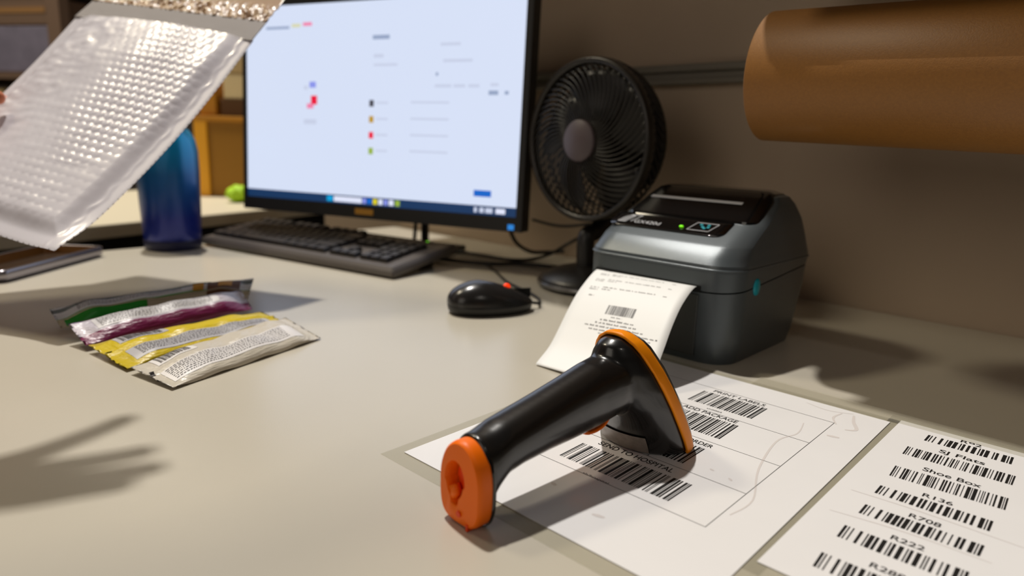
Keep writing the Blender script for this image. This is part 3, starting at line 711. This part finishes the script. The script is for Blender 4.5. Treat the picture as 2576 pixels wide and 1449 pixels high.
# ------------------------------------------------------------------ mouse
ms = thing('computer_mouse', 'black wired computer mouse with orange wheel light left of the printer', 'mouse', (-.0250, .7850, 0), math.atan2(.36, .93))
def mring(z, f, wv):
    out = []
    for i in range(40):
        t = 2 * PI * i / 40; c, s = math.cos(t), math.sin(t)
        x = .052 * f * math.copysign(abs(c) ** .85, c); y = wv * math.copysign(abs(s) ** .8, s) * (1 - .10 * (c > 0) * c - .12 * math.cos(2 * t) * .5)
        out.append((x, y, z))
    return out
sec = []
for z, f, wv in [(0.0008, .93, .0270), (.004, .98, .0290), (.010, 1.0, .0300), (.0115, 1.0, .0298)]:
    sec.append(mring(z, f, wv))
obj('lower_shell', loft(sec), M['black'], ms, True)
bm = nb(); G = []; nu, nv = 40, 14
for j in range(nv + 1):
    ph = j / nv * PI / 2; rr_ = math.cos(ph); zz = math.sin(ph)
    row = []
    for i in range(nu):
        t = 2 * PI * i / nu; c, s = math.cos(t), math.sin(t)
        x = .052 * rr_ * math.copysign(abs(c) ** .85, c); y = .0298 * rr_ * math.copysign(abs(s) ** .8, s) * (1 - .10 * (c > 0) * c)
        h = .0275 - .010 * max(0, (x + .01) / .052)
        row.append((x - .006 * zz, y, .0112 + h * zz))
    G.append(row)
obj('top_shell', loft(G, False, True), M['mouse_top'], ms, True)
obj('button_split', bx(.012, .051, -.0004, .0004, .0150, .0262), M['seam'], ms)
bm = lathe([(.001, -.0019), (.0040, -.0019), (.0044, 0), (.0040, .0019), (.001, .0019)], 24); bmesh.ops.rotate(bm, verts=bm.verts, matrix=Matrix.Rotation(PI / 2, 3, 'X'))
obj('scroll_wheel', bm, M['led_orange'], ms, True, loc=(.020, 0, .0285))
obj('cable', tube(nb(), catmull([(.050, 0, .008), (.062, 0, .006), (.068, .012, .0030), (.078, .036, .0022), (.080, .075, .0022), (.075, .14, .0022), (.085, .22, .0022), (.092, .29, .0022)], 6), .0019, 8), M['cable'], ms, True)

# ------------------------------------------------------------------ desk fan
FN = Vector((-.745, -.667, 0)).normalized(); fc = Vector((.0935, .930, .2020)); fa = math.atan2(FN.y, FN.x)
fan = thing('desk_fan', 'black round desk fan with spiral grille and grey hub behind the printer', 'fan', (.113, .945, 0), fa)
hl = Matrix.Translation(Vector((.0935, .930, .2020)) - Vector((.113, .945, 0)))
Rz = Matrix.Rotation(-fa, 4, 'Z'); hc = Rz @ (fc - Vector((.113, .945, 0)))   # head centre in the fan's own axes, front looks along +x
RF = .1065
def fring(r, x, n=72): return [(hc.x + x, hc.y + r * math.cos(2 * PI * i / n), hc.z + r * math.sin(2 * PI * i / n)) for i in range(n)]
obj('front_ring', loft([fring(RF - .006, .004), fring(RF - .002, .0075), fring(RF + .001, .004), fring(RF + .001, -.008), fring(RF - .004, -.010), fring(RF - .007, -.004), fring(RF - .006, .004)], False, False), M['fan_grille'], fan, True)
bm = nb(); NB = 56
for k in range(NB):
    a0 = 2 * PI * k / NB; pts = []
    for j in range(11):
        t = j / 10; r = .024 + (RF - .004 - .024) * t; a = a0 + .75 * t ** 1.3
        pts.append((hc.x + .014 * (1 - t ** 2.2) - .0, hc.y + r * math.cos(a), hc.z + r * math.sin(a)))
    tube(bm, pts, .00105, 5)
obj('front_grille', bm, M['fan_grille'], fan, True)
bm = nb()
for k in range(NB):
    a0 = 2 * PI * k / NB; pts = []
    for j in range(13):
        t = j / 12; r = RF + .0 - .030 * t ** 2; a = a0 - .55 * t
        pts.append((hc.x - .006 - .062 * t, hc.y + r * math.cos(a), hc.z + r * math.sin(a)))
    tube(bm, pts, .0017, 5)
for x, r in ((-.030, RF - .004), (-.050, RF - .015)):
    ps = [Vector(p) for p in fring(r, x)]; tube(bm, ps + [ps[0]], .0016, 5, cap=False)
obj('rear_cage', bm, M['fan'], fan, True)
obj('rear_plate', loft([fring(.001, -.070), fring(.078, -.068), fring(.076, -.074), fring(.04, -.090), fring(.001, -.092)]), M['fan'], fan, True)
obj('hub', loft([fring(.0275, .010), fring(.0275, .016), fring(.0255, .0185), fring(.001, .0195)]), M['hub'], fan, True)
obj('motor', loft([fring(.030, -.066), fring(.030, -.02), fring(.024, .000), fring(.001, .002)]), M['fan'], fan, True)
for k in range(5):
    a0 = 2 * PI * k / 5; vs = []
    for j in range(9):
        t = j / 8; r = .026 + .068 * t; wA = .30 + .34 * math.sin(t * PI * .8)
        for i in range(6):
            s = i / 5 - .5; a = a0 + s * 2 * wA + .35 * t
            vs.append((hc.x - .022 + .026 * s, hc.y + r * math.cos(a), hc.z + r * math.sin(a)))
    fs = [(j * 6 + i, j * 6 + i + 1, (j + 1) * 6 + i + 1, (j + 1) * 6 + i) for j in range(8) for i in range(5)]
    o = obj('blade', (vs, fs), M['fan'], fan, True); md = o.modifiers.new('s', 'SOLIDIFY'); md.thickness = .0016
bm = nb()
for k in range(28): # side yoke reaching round the back of the head
    pass
obj('yoke', tube(bm, catmull([(hc.x - .078, hc.y, hc.z + .02), (hc.x - .094, hc.y, hc.z - .03), (hc.x - .080, hc.y, hc.z - .085), (hc.x - .030, hc.y, hc.z - .122), (hc.x - .010, hc.y, .07), (hc.x - .012, hc.y, .02)], 8), .0125, 16), M['fan'], fan, True)
bm = lathe([(.070, 0), (.076, .003), (.077, .010), (.072, .016), (.048, .026), (.020, .033), (.001, .034)], 56); bmesh.ops.scale(bm, vec=(1.0, 1.0, 1), verts=bm.verts)
obj('base', bm, M['fan'], fan, True)
obj('base_trim', lathe([(.0762, .0040), (.0782, .0055), (.0782, .0085), (.0762, .0105)], 56, False), M['steel'], fan, True)

# ------------------------------------------------------------------ monitor
MY = math.radians(-23.73); MT = math.radians(3.1)
mo = thing('computer_monitor', 'wide black framed computer monitor showing a bright white web page', 'monitor', (-.2180, 1.1780, 0), MY)
BLm = Matrix.Rotation(-MY, 4, 'Z') @ (Vector((-.4801, 1.2233, .0871)) - Vector((-.2180, 1.1780, 0)))
TM = Matrix.Translation(BLm) @ Matrix.Rotation(-MT, 4, 'X')
MW, MH = .527, .321
def mbox(x0, x1, y0, y1, z0, z1, bev=0):
    bm = bx(x0, x1, y0, y1, z0, z1, bev=bev); bm.transform(TM); return bm
obj('housing', mbox(-.008, MW + .010, .004, .030, -.022, MH + .010, .003), M['bezel'], mo)
bm = mbox(.10, MW - .10, .030, .052, .04, MH - .06, .008); obj('back_bulge', bm, M['bezel'], mo)
fb = mbox(-.008, MW + .010, -.001, .004, -.022, 0); 
for a in ((-.008, 0, -.001, .004, 0, MH + .010), (MW, MW + .010, -.001, .004, 0, MH + .010), (0, MW, -.001, .004, MH, MH + .010)):
    b_ = mbox(*a); me = bpy.data.meshes.new('t'); b_.to_mesh(me); fb.from_mesh(me); b_.free()
obj('bezel', fb, M['bezel'], mo)
scr = obj('screen', mbox(0, MW, .0012, .004, 0, MH), M['screen'], mo)
def sg(name, x0, y0, x1, y1, m_, d=.0008, parent=None):  # page fractions: x right, y down
    bm = mbox(x0 * MW, x1 * MW, d, d + .0003, MH * (1 - y1), MH * (1 - y0)); return obj(name, bm, m_, scr)
sg('task_bar', 0, .957, 1, 1.0, M['g_bar'], .0009)
for i, (x0, x1, m_) in enumerate([(.335, .358, 'g_cyan'), (.362, .470, 'g_white'), (.474, .486, 'g_lilac'), (.490, .508, 'g_blue'), (.512, .528, 'g_yel'), (.533, .548, 'g_white'), (.553, .566, 'g_lilac'), (.571, .588, 'g_white'), (.594, .610, 'g_green')]):
    sg('task_icon', x0, .964, x1, .992, M[m_], .0005)
for x0, x1 in ((.865, .875), (.883, .897), (.902, .925), (.935, .965)): sg('tray_icon', x0, .966, x1, .990, M['g_white' if x1 > .93 else 'g_pale'], .0005)
sg('page_button', .862, .885, .918, .915, M['g_blue'], .0005)
sg('badge', .19, .095, .225, .112, M['g_lemon'], .0006); sg('badge', .235, .090, .27, .107, M['g_pink'], .0006); sg('title_text', .085, .105, .18, .118, M['g_grey'], .0006)
sg('picture', .262, .385, .287, .415, M['g_lilac'], .0006); sg('picture', .240, .405, .255, .425, M['g_pale'], .0006)
sg('picture', .268, .455, .292, .50, M['g_red'], .0006); sg('picture', .252, .495, .278, .52, M['g_pink'], .0006); sg('picture_caption', .24, .575, .29, .60, M['g_pale'], .0006)
sg('heading_text', .500, .165, .560, .185, M['g_grey'], .0006); sg('sub_text', .505, .255, .54, .272, M['g_pale'], .0006); sg('sub_text', .505, .30, .59, .312, M['g_pale'], .0006)
for k in range(4):
    y = .475 + .078 * k; sg('row_avatar', .492, y, .508, y + .032, M[['g_dark', 'g_amber', 'g_red', 'g_green'][k]], .0006)
    sg('row_text', .518, y + .008, .56, y + .018, M['g_pale'], .0006); sg('row_text', .64, y + .004, .77, y + .014, M['g_pale'], .0006)
for x0, x1, y in ((.735, .80, .21), (.745, .84, .285), (.72, .775, .40), (.782, .82, .40), (.83, .865, .40), (.90, .925, .395)): sg('cell_text', x0, y, x1, y + .014, M['g_pale'], .0006)
sg('toggle', .895, .428, .925, .448, M['g_grey'], .0006); sg('toggle', .945, .430, .957, .446, M['g_grey'], .0006); sg('cell_dot', .722, .345, .730, .360, M['g_grey'], .0006)
obj('maker_badge', mbox(.236, .272, -.0016, -.0009, -.0155, -.006), M['print_gold'], mo)
obj('power_light', mbox(MW - .012, MW - .002, -.0016, -.0009, -.019, -.011), M['led_blue'], mo)
bm = bx(.030, .042, .055, .067, .010, .18, bev=.003); obj('stand_neck', bm, M['bezel'], mo)
bm = bx(-.09, .10, -.045, .10, .0005, .010, bev=.003); obj('stand_foot', bm, M['bezel'], mo)

# ------------------------------------------------------------------ cables behind
def cable(name, label, pts, r, m_=None):
    bm = tube(nb(), catmull(pts, 8), r, 8); o = obj(name, bm, m_ or M['cable'], None, True); tag(o, label, 'cable'); return o
cable('monitor_cable', 'thin dark cable sagging from the monitor to behind the desk fan', [(.030, 1.125, .072), (.075, 1.10, .066), (.125, 1.08, .074), (.175, 1.06, .088), (.215, 1.05, .085)], .0024)
cable('power_cable', 'dark power cable looping on the desk between keyboard and fan', [(-.120, 1.20, .004), (-.09, 1.18, .004), (-.05, 1.150, .004), (-.005, 1.12, .004), (.03, 1.13, .004), (.065, 1.16, .010), (.10, 1.17, .03), (.13, 1.135, .052), (.17, 1.10, .066)], .0030)
cable('usb_cable', 'dark cable running from the keyboard rear towards the mouse', [(-.128, 1.105, .005), (-.075, 1.085, .004), (-.03, 1.075, .004), (.005, 1.085, .004), (.045, 1.075, .004), (.075, 1.06, .004)], .0032)
cable('video_cable', 'thick dark cable hanging below the right end of the monitor', [(-.010, 1.145, .060), (.004, 1.15, .030), (.030, 1.175, .010), (.060, 1.20, .006), (.090, 1.19, .010)], .0034)
cable('stand_cable', 'thin dark cable dropping straight down behind the monitor', [(-.178, 1.235, .12), (-.180, 1.238, .05), (-.183, 1.235, .004)], .0035)

# ------------------------------------------------------------------ kraft paper roll
ax = Vector((math.cos(-.7506), math.sin(-.7506), -.0273)).normalized(); RC = Vector((.2448, .6896, .2675))
roll = thing('kraft_paper_roll', 'large brown kraft paper roll hanging above the desk at upper right', 'paper roll', RC, 0)
qr = ax.to_track_quat('X', 'Z').to_matrix()
def rring(r, x, n=96):
    return [tuple(qr @ Vector((x, r * math.cos(2 * PI * i / n), r * math.sin(2 * PI * i / n)))) for i in range(n)]
obj('paper', loft([rring(.022, 0.001), rring(.0585, 0.0), rring(.0600, .0012), rring(.0600, .62), rring(.0585, .621), rring(.022, .620)], False, False), M['kraft'], roll, True)
obj('core', loft([rring(.022, -.001), rring(.022, .622), rring(.019, .622), rring(.019, -.001), rring(.022, -.001)], False, False), M['core'], roll, True)
rod = thing('roll_holder', 'steel rod with two hangers carrying the kraft paper roll', 'roll holder', RC, 0)
obj('rod', loft([rring(.0185, .012, 24), rring(.0185, .66, 24)]), M['steel'], rod, True)
for x in (.632, .652):
    p = qr @ Vector((x, 0, 0)); obj('hanger', bx(p.x - .004, p.x + .004, p.y - .012, p.y + .012, -.008 + p.z, .131), M['steel'], rod)

# ------------------------------------------------------------------ bubble mailer
BM = Vector((-.4306, .6336, .0791)); aM = Vector((.3436, .6458, .6819)).normalized(); bM = Vector((-.9241, .3620, .1227)); bM = (bM - aM * bM.dot(aM)).normalized(); nM = aM.cross(bM).normalized()
if nM.z < 0: nM = -nM
ml = thing('bubble_mailer', 'white padded bubble mailer held up in the air at upper left', 'mailer', BM, 0)
ML, MWD = .3320, .297
def msurf(s, t, side):
    """s along the length, t across, metres"""
    d = min(t, MWD - t, s)
    body_ = min(1, max(0, (d - .0135) / .022)); body_ = body_ * body_ * (3 - 2 * body_)
    end = 1 - .6 * max(0, (s - ML + .06) / .06)
    pil = .0075 * body_ * end
    k = .0122
    r = int(s / (k * .87)); ox = .5 * k * (r % 2)
    cx = (math.floor((t - ox) / k) + .5) * k + ox; cy = (r + .5) * k * .87
    dd = math.hypot(t - cx, s - cy) / (k * .47)
    bub = max(0, 1 - dd * dd) ** .6 * .00125 if body_ > .2 else 0
    crk = noise.noise(Vector((s * 26, t * 34, 3))) * .0014 + noise.noise(Vector((s * 95, t * 60, 1))) * .0008
    cre = (.0007 + .0009 * noise.noise(Vector((s * 55, 3, 0)))) * math.exp(-((min(t, MWD - t) - .0150 - .005 * noise.noise(Vector((s * 60, 0, 0)))) / .0024) ** 2)
    am = min(1.0, .12 + 1.5 * max(0, .5 * noise.noise(Vector((s * 7, t * 7, 9))) + .55 - abs(t - .09) / .12)) if s > .10 else .12 + .4 * max(0, noise.noise(Vector((s * 9, t * 9, 4))))
    left = max(0.0, (t - .17) / .13)
    h = .0004 * min(1, max(0, min(t, MWD - t, s) / .003)) + pil + body_ * (bub * am * (1 - .5 * left) + crk * (.35 + 2.2 * left)) + cre * (1 if side > 0 else 0)
    bend = -.010 * math.sin(PI * s / ML) + .006 * math.sin(PI * t / MWD)
    corner = .007 * math.exp(-(s * s + t * t) / .0009)
    return aM * s + bM * t + nM * (bend + corner + side * h * (1 if side > 0 else .6))
bm = nb(); NX, NY = 230, 190; G = {}
for side in (1, -1):
    st_ = 1 if side > 0 else 5
    nx_, ny_ = (NX, NY) if side > 0 else (NX // 5, NY // 5)
    for i in range(nx_ + 1):
        for j in range(ny_ + 1): G[(side, i, j)] = bm.verts.new(msurf(ML * i / nx_, MWD * j / ny_, side))
    for i in range(nx_):
        for j in range(ny_):
            q = [G[(side, i, j)], G[(side, i + 1, j)], G[(side, i + 1, j + 1)], G[(side, i, j + 1)]]
            bm.faces.new(q if side > 0 else q[::-1])
bmesh.ops.remove_doubles(bm, verts=bm.verts, dist=1e-6)
obj('padded_body', bm, M['mailer'], ml, True)
def flap(s0, s1, bow, m_, name, amp, sc):
    vs = []; n1, n2 = 22, 170
    for i in range(n1 + 1):
        for j in range(n2 + 1):
            u, v = i / n1, j / n2; s = s0 + (s1 - s0) * u; t = MWD * v
            sag = bow * math.sin(PI * v)
            cr = amp * (noise.noise(Vector((s * sc * .5, t * sc, 2))) + .5 * noise.noise(Vector((s * sc, t * sc * 2.2, 5)))) * math.sin(PI * min(1, u * 1.3 + .15))
            fold = -.10 * max(0, s - ML) ** 1.0
            vs.append(aM * (s + sag * 0) + bM * (t + .20 * max(0, s - ML)) + nM * (.0012 + cr + fold))
    fs = [(i * (n2 + 1) + j, i * (n2 + 1) + j + 1, (i + 1) * (n2 + 1) + j + 1, (i + 1) * (n2 + 1) + j) for i in range(n1) for j in range(n2)]
    o = obj(name, (vs, fs), m_, ml, True); md = o.modifiers.new('s', 'SOLIDIFY'); md.thickness = .0006; return o
flap(ML - .003, ML + .040, 0, M['flap'], 'seal_strip', .0006, 60)
flap(ML + .038, ML + .098, 0, M['flap_kraft'], 'adhesive_flap', .0050, 150)

# ------------------------------------------------------------------ person holding the mailer
def skin_mesh(name, verts, edges, radii, root, m_, sub=2, voxel=None):
    me = bpy.data.meshes.new(name); me.from_pydata([tuple(v) for v in verts], edges, []); o = bpy.data.objects.new(name, me); COL.objects.link(o)
    sk = o.modifiers.new('skin', 'SKIN'); sk.branch_smoothing = .4
    for i, r in enumerate(radii):
        d = me.skin_vertices[0].data[i]; d.radius = r if isinstance(r, tuple) else (r, r); d.use_root = (i == root)
    sb = o.modifiers.new('sub', 'SUBSURF'); sb.levels = sub; sb.render_levels = sub
    me.materials.append(m_)
    dg = bpy.context.evaluated_depsgraph_get(); dg.update(); m2 = bpy.data.meshes.new_from_object(o.evaluated_get(dg))
    bpy.data.objects.remove(o, do_unlink=True)
    for p in m2.polygons: p.use_smooth = True
    return m2
PB = Vector((-1.20, .42, 0)); vt = []; ed = []; rd = []
def add(p, r, frm=None):
    vt.append(Vector(p)); rd.append(r)
    if frm is not None: ed.append((frm, len(vt) - 1))
    return len(vt) - 1
pelvis = add((-1.10, .02, .12), (.15, .12)); chest = add((-1.07, .05, .42), (.155, .115), add((-1.09, .03, .27), (.135, .10), pelvis))
neck = add((-1.03, .08, .62), .055, add((-1.05, .07, .56), (.12, .09), chest)); headb = add((-1.01, .11, .70), (.075, .085), neck); headt = add((-1.00, .12, .80), (.078, .088), headb)
for sd in (1, -1):   # legs to the floor
    hip = add((-1.11 + .02 * sd, .02 + .09 * sd, .02), .085, pelvis); kn = add((-1.10 + .02 * sd, .02 + .10 * sd, -.34), .058, hip); ak = add((-1.13 + .02 * sd, .02 + .10 * sd, -.70), .040, kn); add((-1.00 + .02 * sd, .04 + .10 * sd, -.735), .030, ak)
# arm to the upper grip: thumb on the mailer face, fingers behind
shR = add((-1.02, .24, .50), .062, chest); elR = add((-.93, .50, .27), .043, shR)
TH = BM + aM * .160 + bM * .232 + nM * .011        # thumb tip on the face
wrR = add(TH + Vector((-.135, -.055, -.015)), (.027, .020), add(TH + Vector((-.235, -.115, .00)), .034, elR))
pm = add(TH + Vector((-.085, -.020, .000)), (.034, .018), wrR)
th1 = add(TH + Vector((-.060, -.030, .012)), .0130, pm); th2 = add(TH + Vector((-.028, -.012, .010)), .0105, th1); add(TH + Vector((-.002, -.001, .002)), .0080, th2)
back = nM * -.036
for k in range(4):
    o1 = aM * (.030 - .020 * k)
    k1 = add(TH + Vector((-.060, .000, 0)) + o1 + back * .7, .0100, pm); k2 = add(TH + Vector((-.025, .012, 0)) + o1 + back * 1.05, .0088, k1); add(TH + Vector((.004 - .006 * abs(k - 1.3), .014, 0)) + o1 + back * .92, .0075, k2)
# second arm, raised out of view; its hand casts the shadow on the desk
shL = add((-1.00, -.13, .50), .062, chest); elL = add((-.86, .24, .37), .043, shL)
wrL = add((-0.463, .440, .390), (.030, .022), add((-.66, .375, .390), .038, elL))
pl = add((-0.383, .476, .384), (.040, .020), wrL)
tl1 = add((-0.403, .435, .372), .0140, pl); tl2 = add((-0.358, .425, .366), .0115, tl1); add((-0.330, .437, .362), .0095, tl2)
for (a1, a2, a3) in (((-0.343, .472, .382), (-0.313, .487, .380), (-0.283, .498, .376)), ((-0.343, .490, .384), (-0.308, .505, .382), (-0.276, .517, .376)), ((-0.350, .508, .384), (-0.316, .525, .382), (-0.293, .538, .376)), ((-0.360, .527, .383), (-0.343, .560, .380), (-0.333, .585, .374))):
    k1 = add(a1, .0110, pl); k2 = add(a2, .0098, k1); add(a3, .0085, k2)
mB = skin_mesh('body', vt, ed, rd, pelvis, M['skin'])
per = thing('person', 'person in a dark shirt holding the white bubble mailer, only fingers in view', 'person', (-1.10, .02, FLOOR), 0)
ob = bpy.data.objects.new('body', mB); COL.objects.link(ob); mB.materials.clear(); mB.materials.append(M['skin']); mB.materials.append(M['shirt'])
for p in mB.polygons:
    c = p.center
    if (c.x < -.78 and c.z < .60): p.material_index = 1
reparent(ob, per)
hr = lathe([(.001, -.03), (.085, -.02), (.094, .02), (.088, .07), (.055, .11), (.001, .122)], 24); bmesh.ops.translate(hr, verts=hr.verts, vec=(-1.025, .105, .775)); o = obj('hair', hr, M['hair'], None, True); reparent(o, per)
for off in ((.074, -.028), (.074, .028)):
    o = obj('eye', lathe([(.001, -.010), (.010, 0), (.001, .010)], 12), M['print_white'], None, True, loc=(-1.005 + off[0], .115 + off[1], .745)); reparent(o, per)
o = obj('nose', tube(nb(), [(-.925, .115, .745), (-.905, .115, .715), (-.920, .115, .705)], .009, 10), M['skin'], None, True); reparent(o, per)
o = obj('mouth', bx(-.935, -.928, .095, .135, .680, .687, bev=.002), M['orange_deep'], None); reparent(o, per)
nl = lathe([(.001, .0012), (.0045, .0008), (.0062, 0), (.0062, -.0006)], 20); bmesh.ops.scale(nl, vec=(1.25, .85, 1), verts=nl.verts)
o = obj('thumbnail', nl, M['nail'], None, True); nz = (nM + Vector((0, 0, .3))).normalized(); o.matrix_world = Matrix.Translation(TH + Vector((-.006, -.004, .004)) + nz * .0062) @ nz.to_track_quat('Z', 'X').to_matrix().to_4x4(); 
mw = o.matrix_world.copy(); o.parent = per; o.matrix_parent_inverse = Matrix.Translation(-Vector(per.location)); o.matrix_world = mw

# ------------------------------------------------------------------ background
f0 = Vector((-.865, 1.392, 0)); fd = Vector((.455, .890, 0)).normalized(); fang = math.atan2(fd.y, fd.x)
ft = thing('side_table', 'cream topped table with black front panel beyond the gap at the left', 'table', (f0.x, f0.y, FLOOR), fang)
obj('tabletop', bx(-.65, .78, 0.0, .72, hz - .030, hz, bev=.003), M['cream'] if False else mat('side_table_top', (206, 196, 172), .5), ft)
obj('front_panel', bx(-.62, .75, .012, .030, .05, hz - .030), M['seam'], ft)
for x in (-.60, .72):
    for y in (.05, .66): obj('leg', bx(x - .02, x + .02, y - .02, y + .02, 0, hz - .030), M['seam'], ft)
cr = thing('yellow_crate', 'tall yellow crate standing on the side table behind the bottle', 'crate', (-.957, 2.10, 0), math.radians(2))
obj('corner_post', bx(-.020, .020, -.004, .036, .001, .240, bev=.003), mat('crate_lit', (226, 160, 20), .5), cr)  # paler yellow paints the lit side of the crate
obj('front_panel', bx(.020, .30, .004, .018, .004, .236), mat('crate_shaded', (146, 100, 0), .6), cr)  # darker yellow paints the shaded face of the crate
obj('side_panel', bx(-.018, -.006, .036, .26, .004, .236), M['yellow_box'], cr)
obj('back_panel', bx(-.018, .30, .246, .26, .004, .236), M['yellow_box'], cr)
obj('base', bx(-.018, .30, .018, .246, .001, .008), M['yellow_box'], cr)
obj('rim', bx(-.022, .302, -.006, .006, .226, .242, bev=.002), M['yellow_box'], cr)
c2 = thing('shadow_gap_slab', 'flat dark brown slab standing in for the shadow gap above the yellow crate', 'box', (-.90, 2.12, .243), math.radians(2))  # dark brown slab paints the shadow gap between crate and carton
obj('carton', bx(0, .24, 0, .14, 0, .050, bev=.002), M['brown'], c2); obj('tape_band', bx(.10, .13, -.001, .141, .0502, .051), M['core'], c2)
c4 = tag(obj('yellow_block', bx(-.055, .0, 0, .13, 0, .105, bev=.006), M['yellow_box'], None, loc=(-.91, 2.115, .243)), 'small bright yellow block beside the dark slab on the crate', 'block')
c3 = thing('cream_carton', 'pale cream carton on top of the dark slab, beside the monitor', 'box', (-.892, 2.125, .294), math.radians(3))
obj('carton', bx(0, .22, 0, .12, 0, .075, bev=.004), mat('cream_carton', (222, 202, 160), .6), c3); obj('lid', bx(-.003, .223, -.003, .123, .0755, .125, bev=.004), mat('carton_lid', (190, 165, 120), .6), c3)
bm = bmesh.new(); bmesh.ops.create_icosphere(bm, subdivisions=4, radius=.034)
for v in bm.verts: v.co = v.co * (1 + .16 * noise.noise(v.co * 60)); v.co.z *= .70
tag(obj('lime_cloth', bm, M['lime'], None, True, loc=(-.793, 1.955, .0255)), 'crumpled lime green cloth at the lower left of the monitor', 'cloth')
# rack at the far left
rk = thing('storage_rack', 'dark steel storage rack with loaded shelves at far upper left', 'rack', (-1.95, 2.75, FLOOR), math.radians(-14))
for x in (-.55, .43):
    for y in (-.20, .22): obj('post', bx(x - .028, x + .028, y - .02, y + .02, 0, 2.0), M['shelf_brown'], rk)
for z in (.45, 1.115, 1.420):
    obj('shelf', bx(-.55, .43, -.22, .24, z, z + .022), M['shelf_brown'], rk)
def onrack(name, label, cat, x0, x1, z, h, m_, y0=-.20, y1=.12, parts=()):
    t = thing(name, label, cat, (-1.95, 2.75, z + FLOOR), math.radians(-14)); obj('bundle' if 'stack' in name else 'shell', bx(x0, x1, y0, y1, .0005, h, bev=.004), m_, t)
    for nm, a, mm in parts: obj(nm, bx(*a), mm, t)
    return t
onrack('carton_stack', 'slate blue stack of flat folded cartons on the rack shelf', 'cartons', -.50, .385, 1.138, .155, M['slate'], parts=[('strap', (-.10, -.07, -.201, .121, .0005, .156), M['dark'])])
onrack('brown_board_stack', 'brown flat boards lying on top of the slate cartons', 'boards', -.50, .38, 1.295, .10, M['shelf_brown'], parts=[('edge_strip', (-.50, .38, -.202, -.198, .04, .06), M['core'])])
onrack('yellow_bin', 'yellow bin on the upper rack shelf at the top left corner', 'bin', -.50, .33, 1.443, .16, M['yellow_box'], parts=[('rim', (-.505, .335, -.206, .126, .15, .165), M['yellow_box'])])
onrack('cream_parcel', 'cream parcel under the rack shelf at far left', 'parcel', -.50, .15, .473, .61, M['cream'], parts=[('tape', (-.2, -.15, -.201, .121, .0, .611), M['core'])])
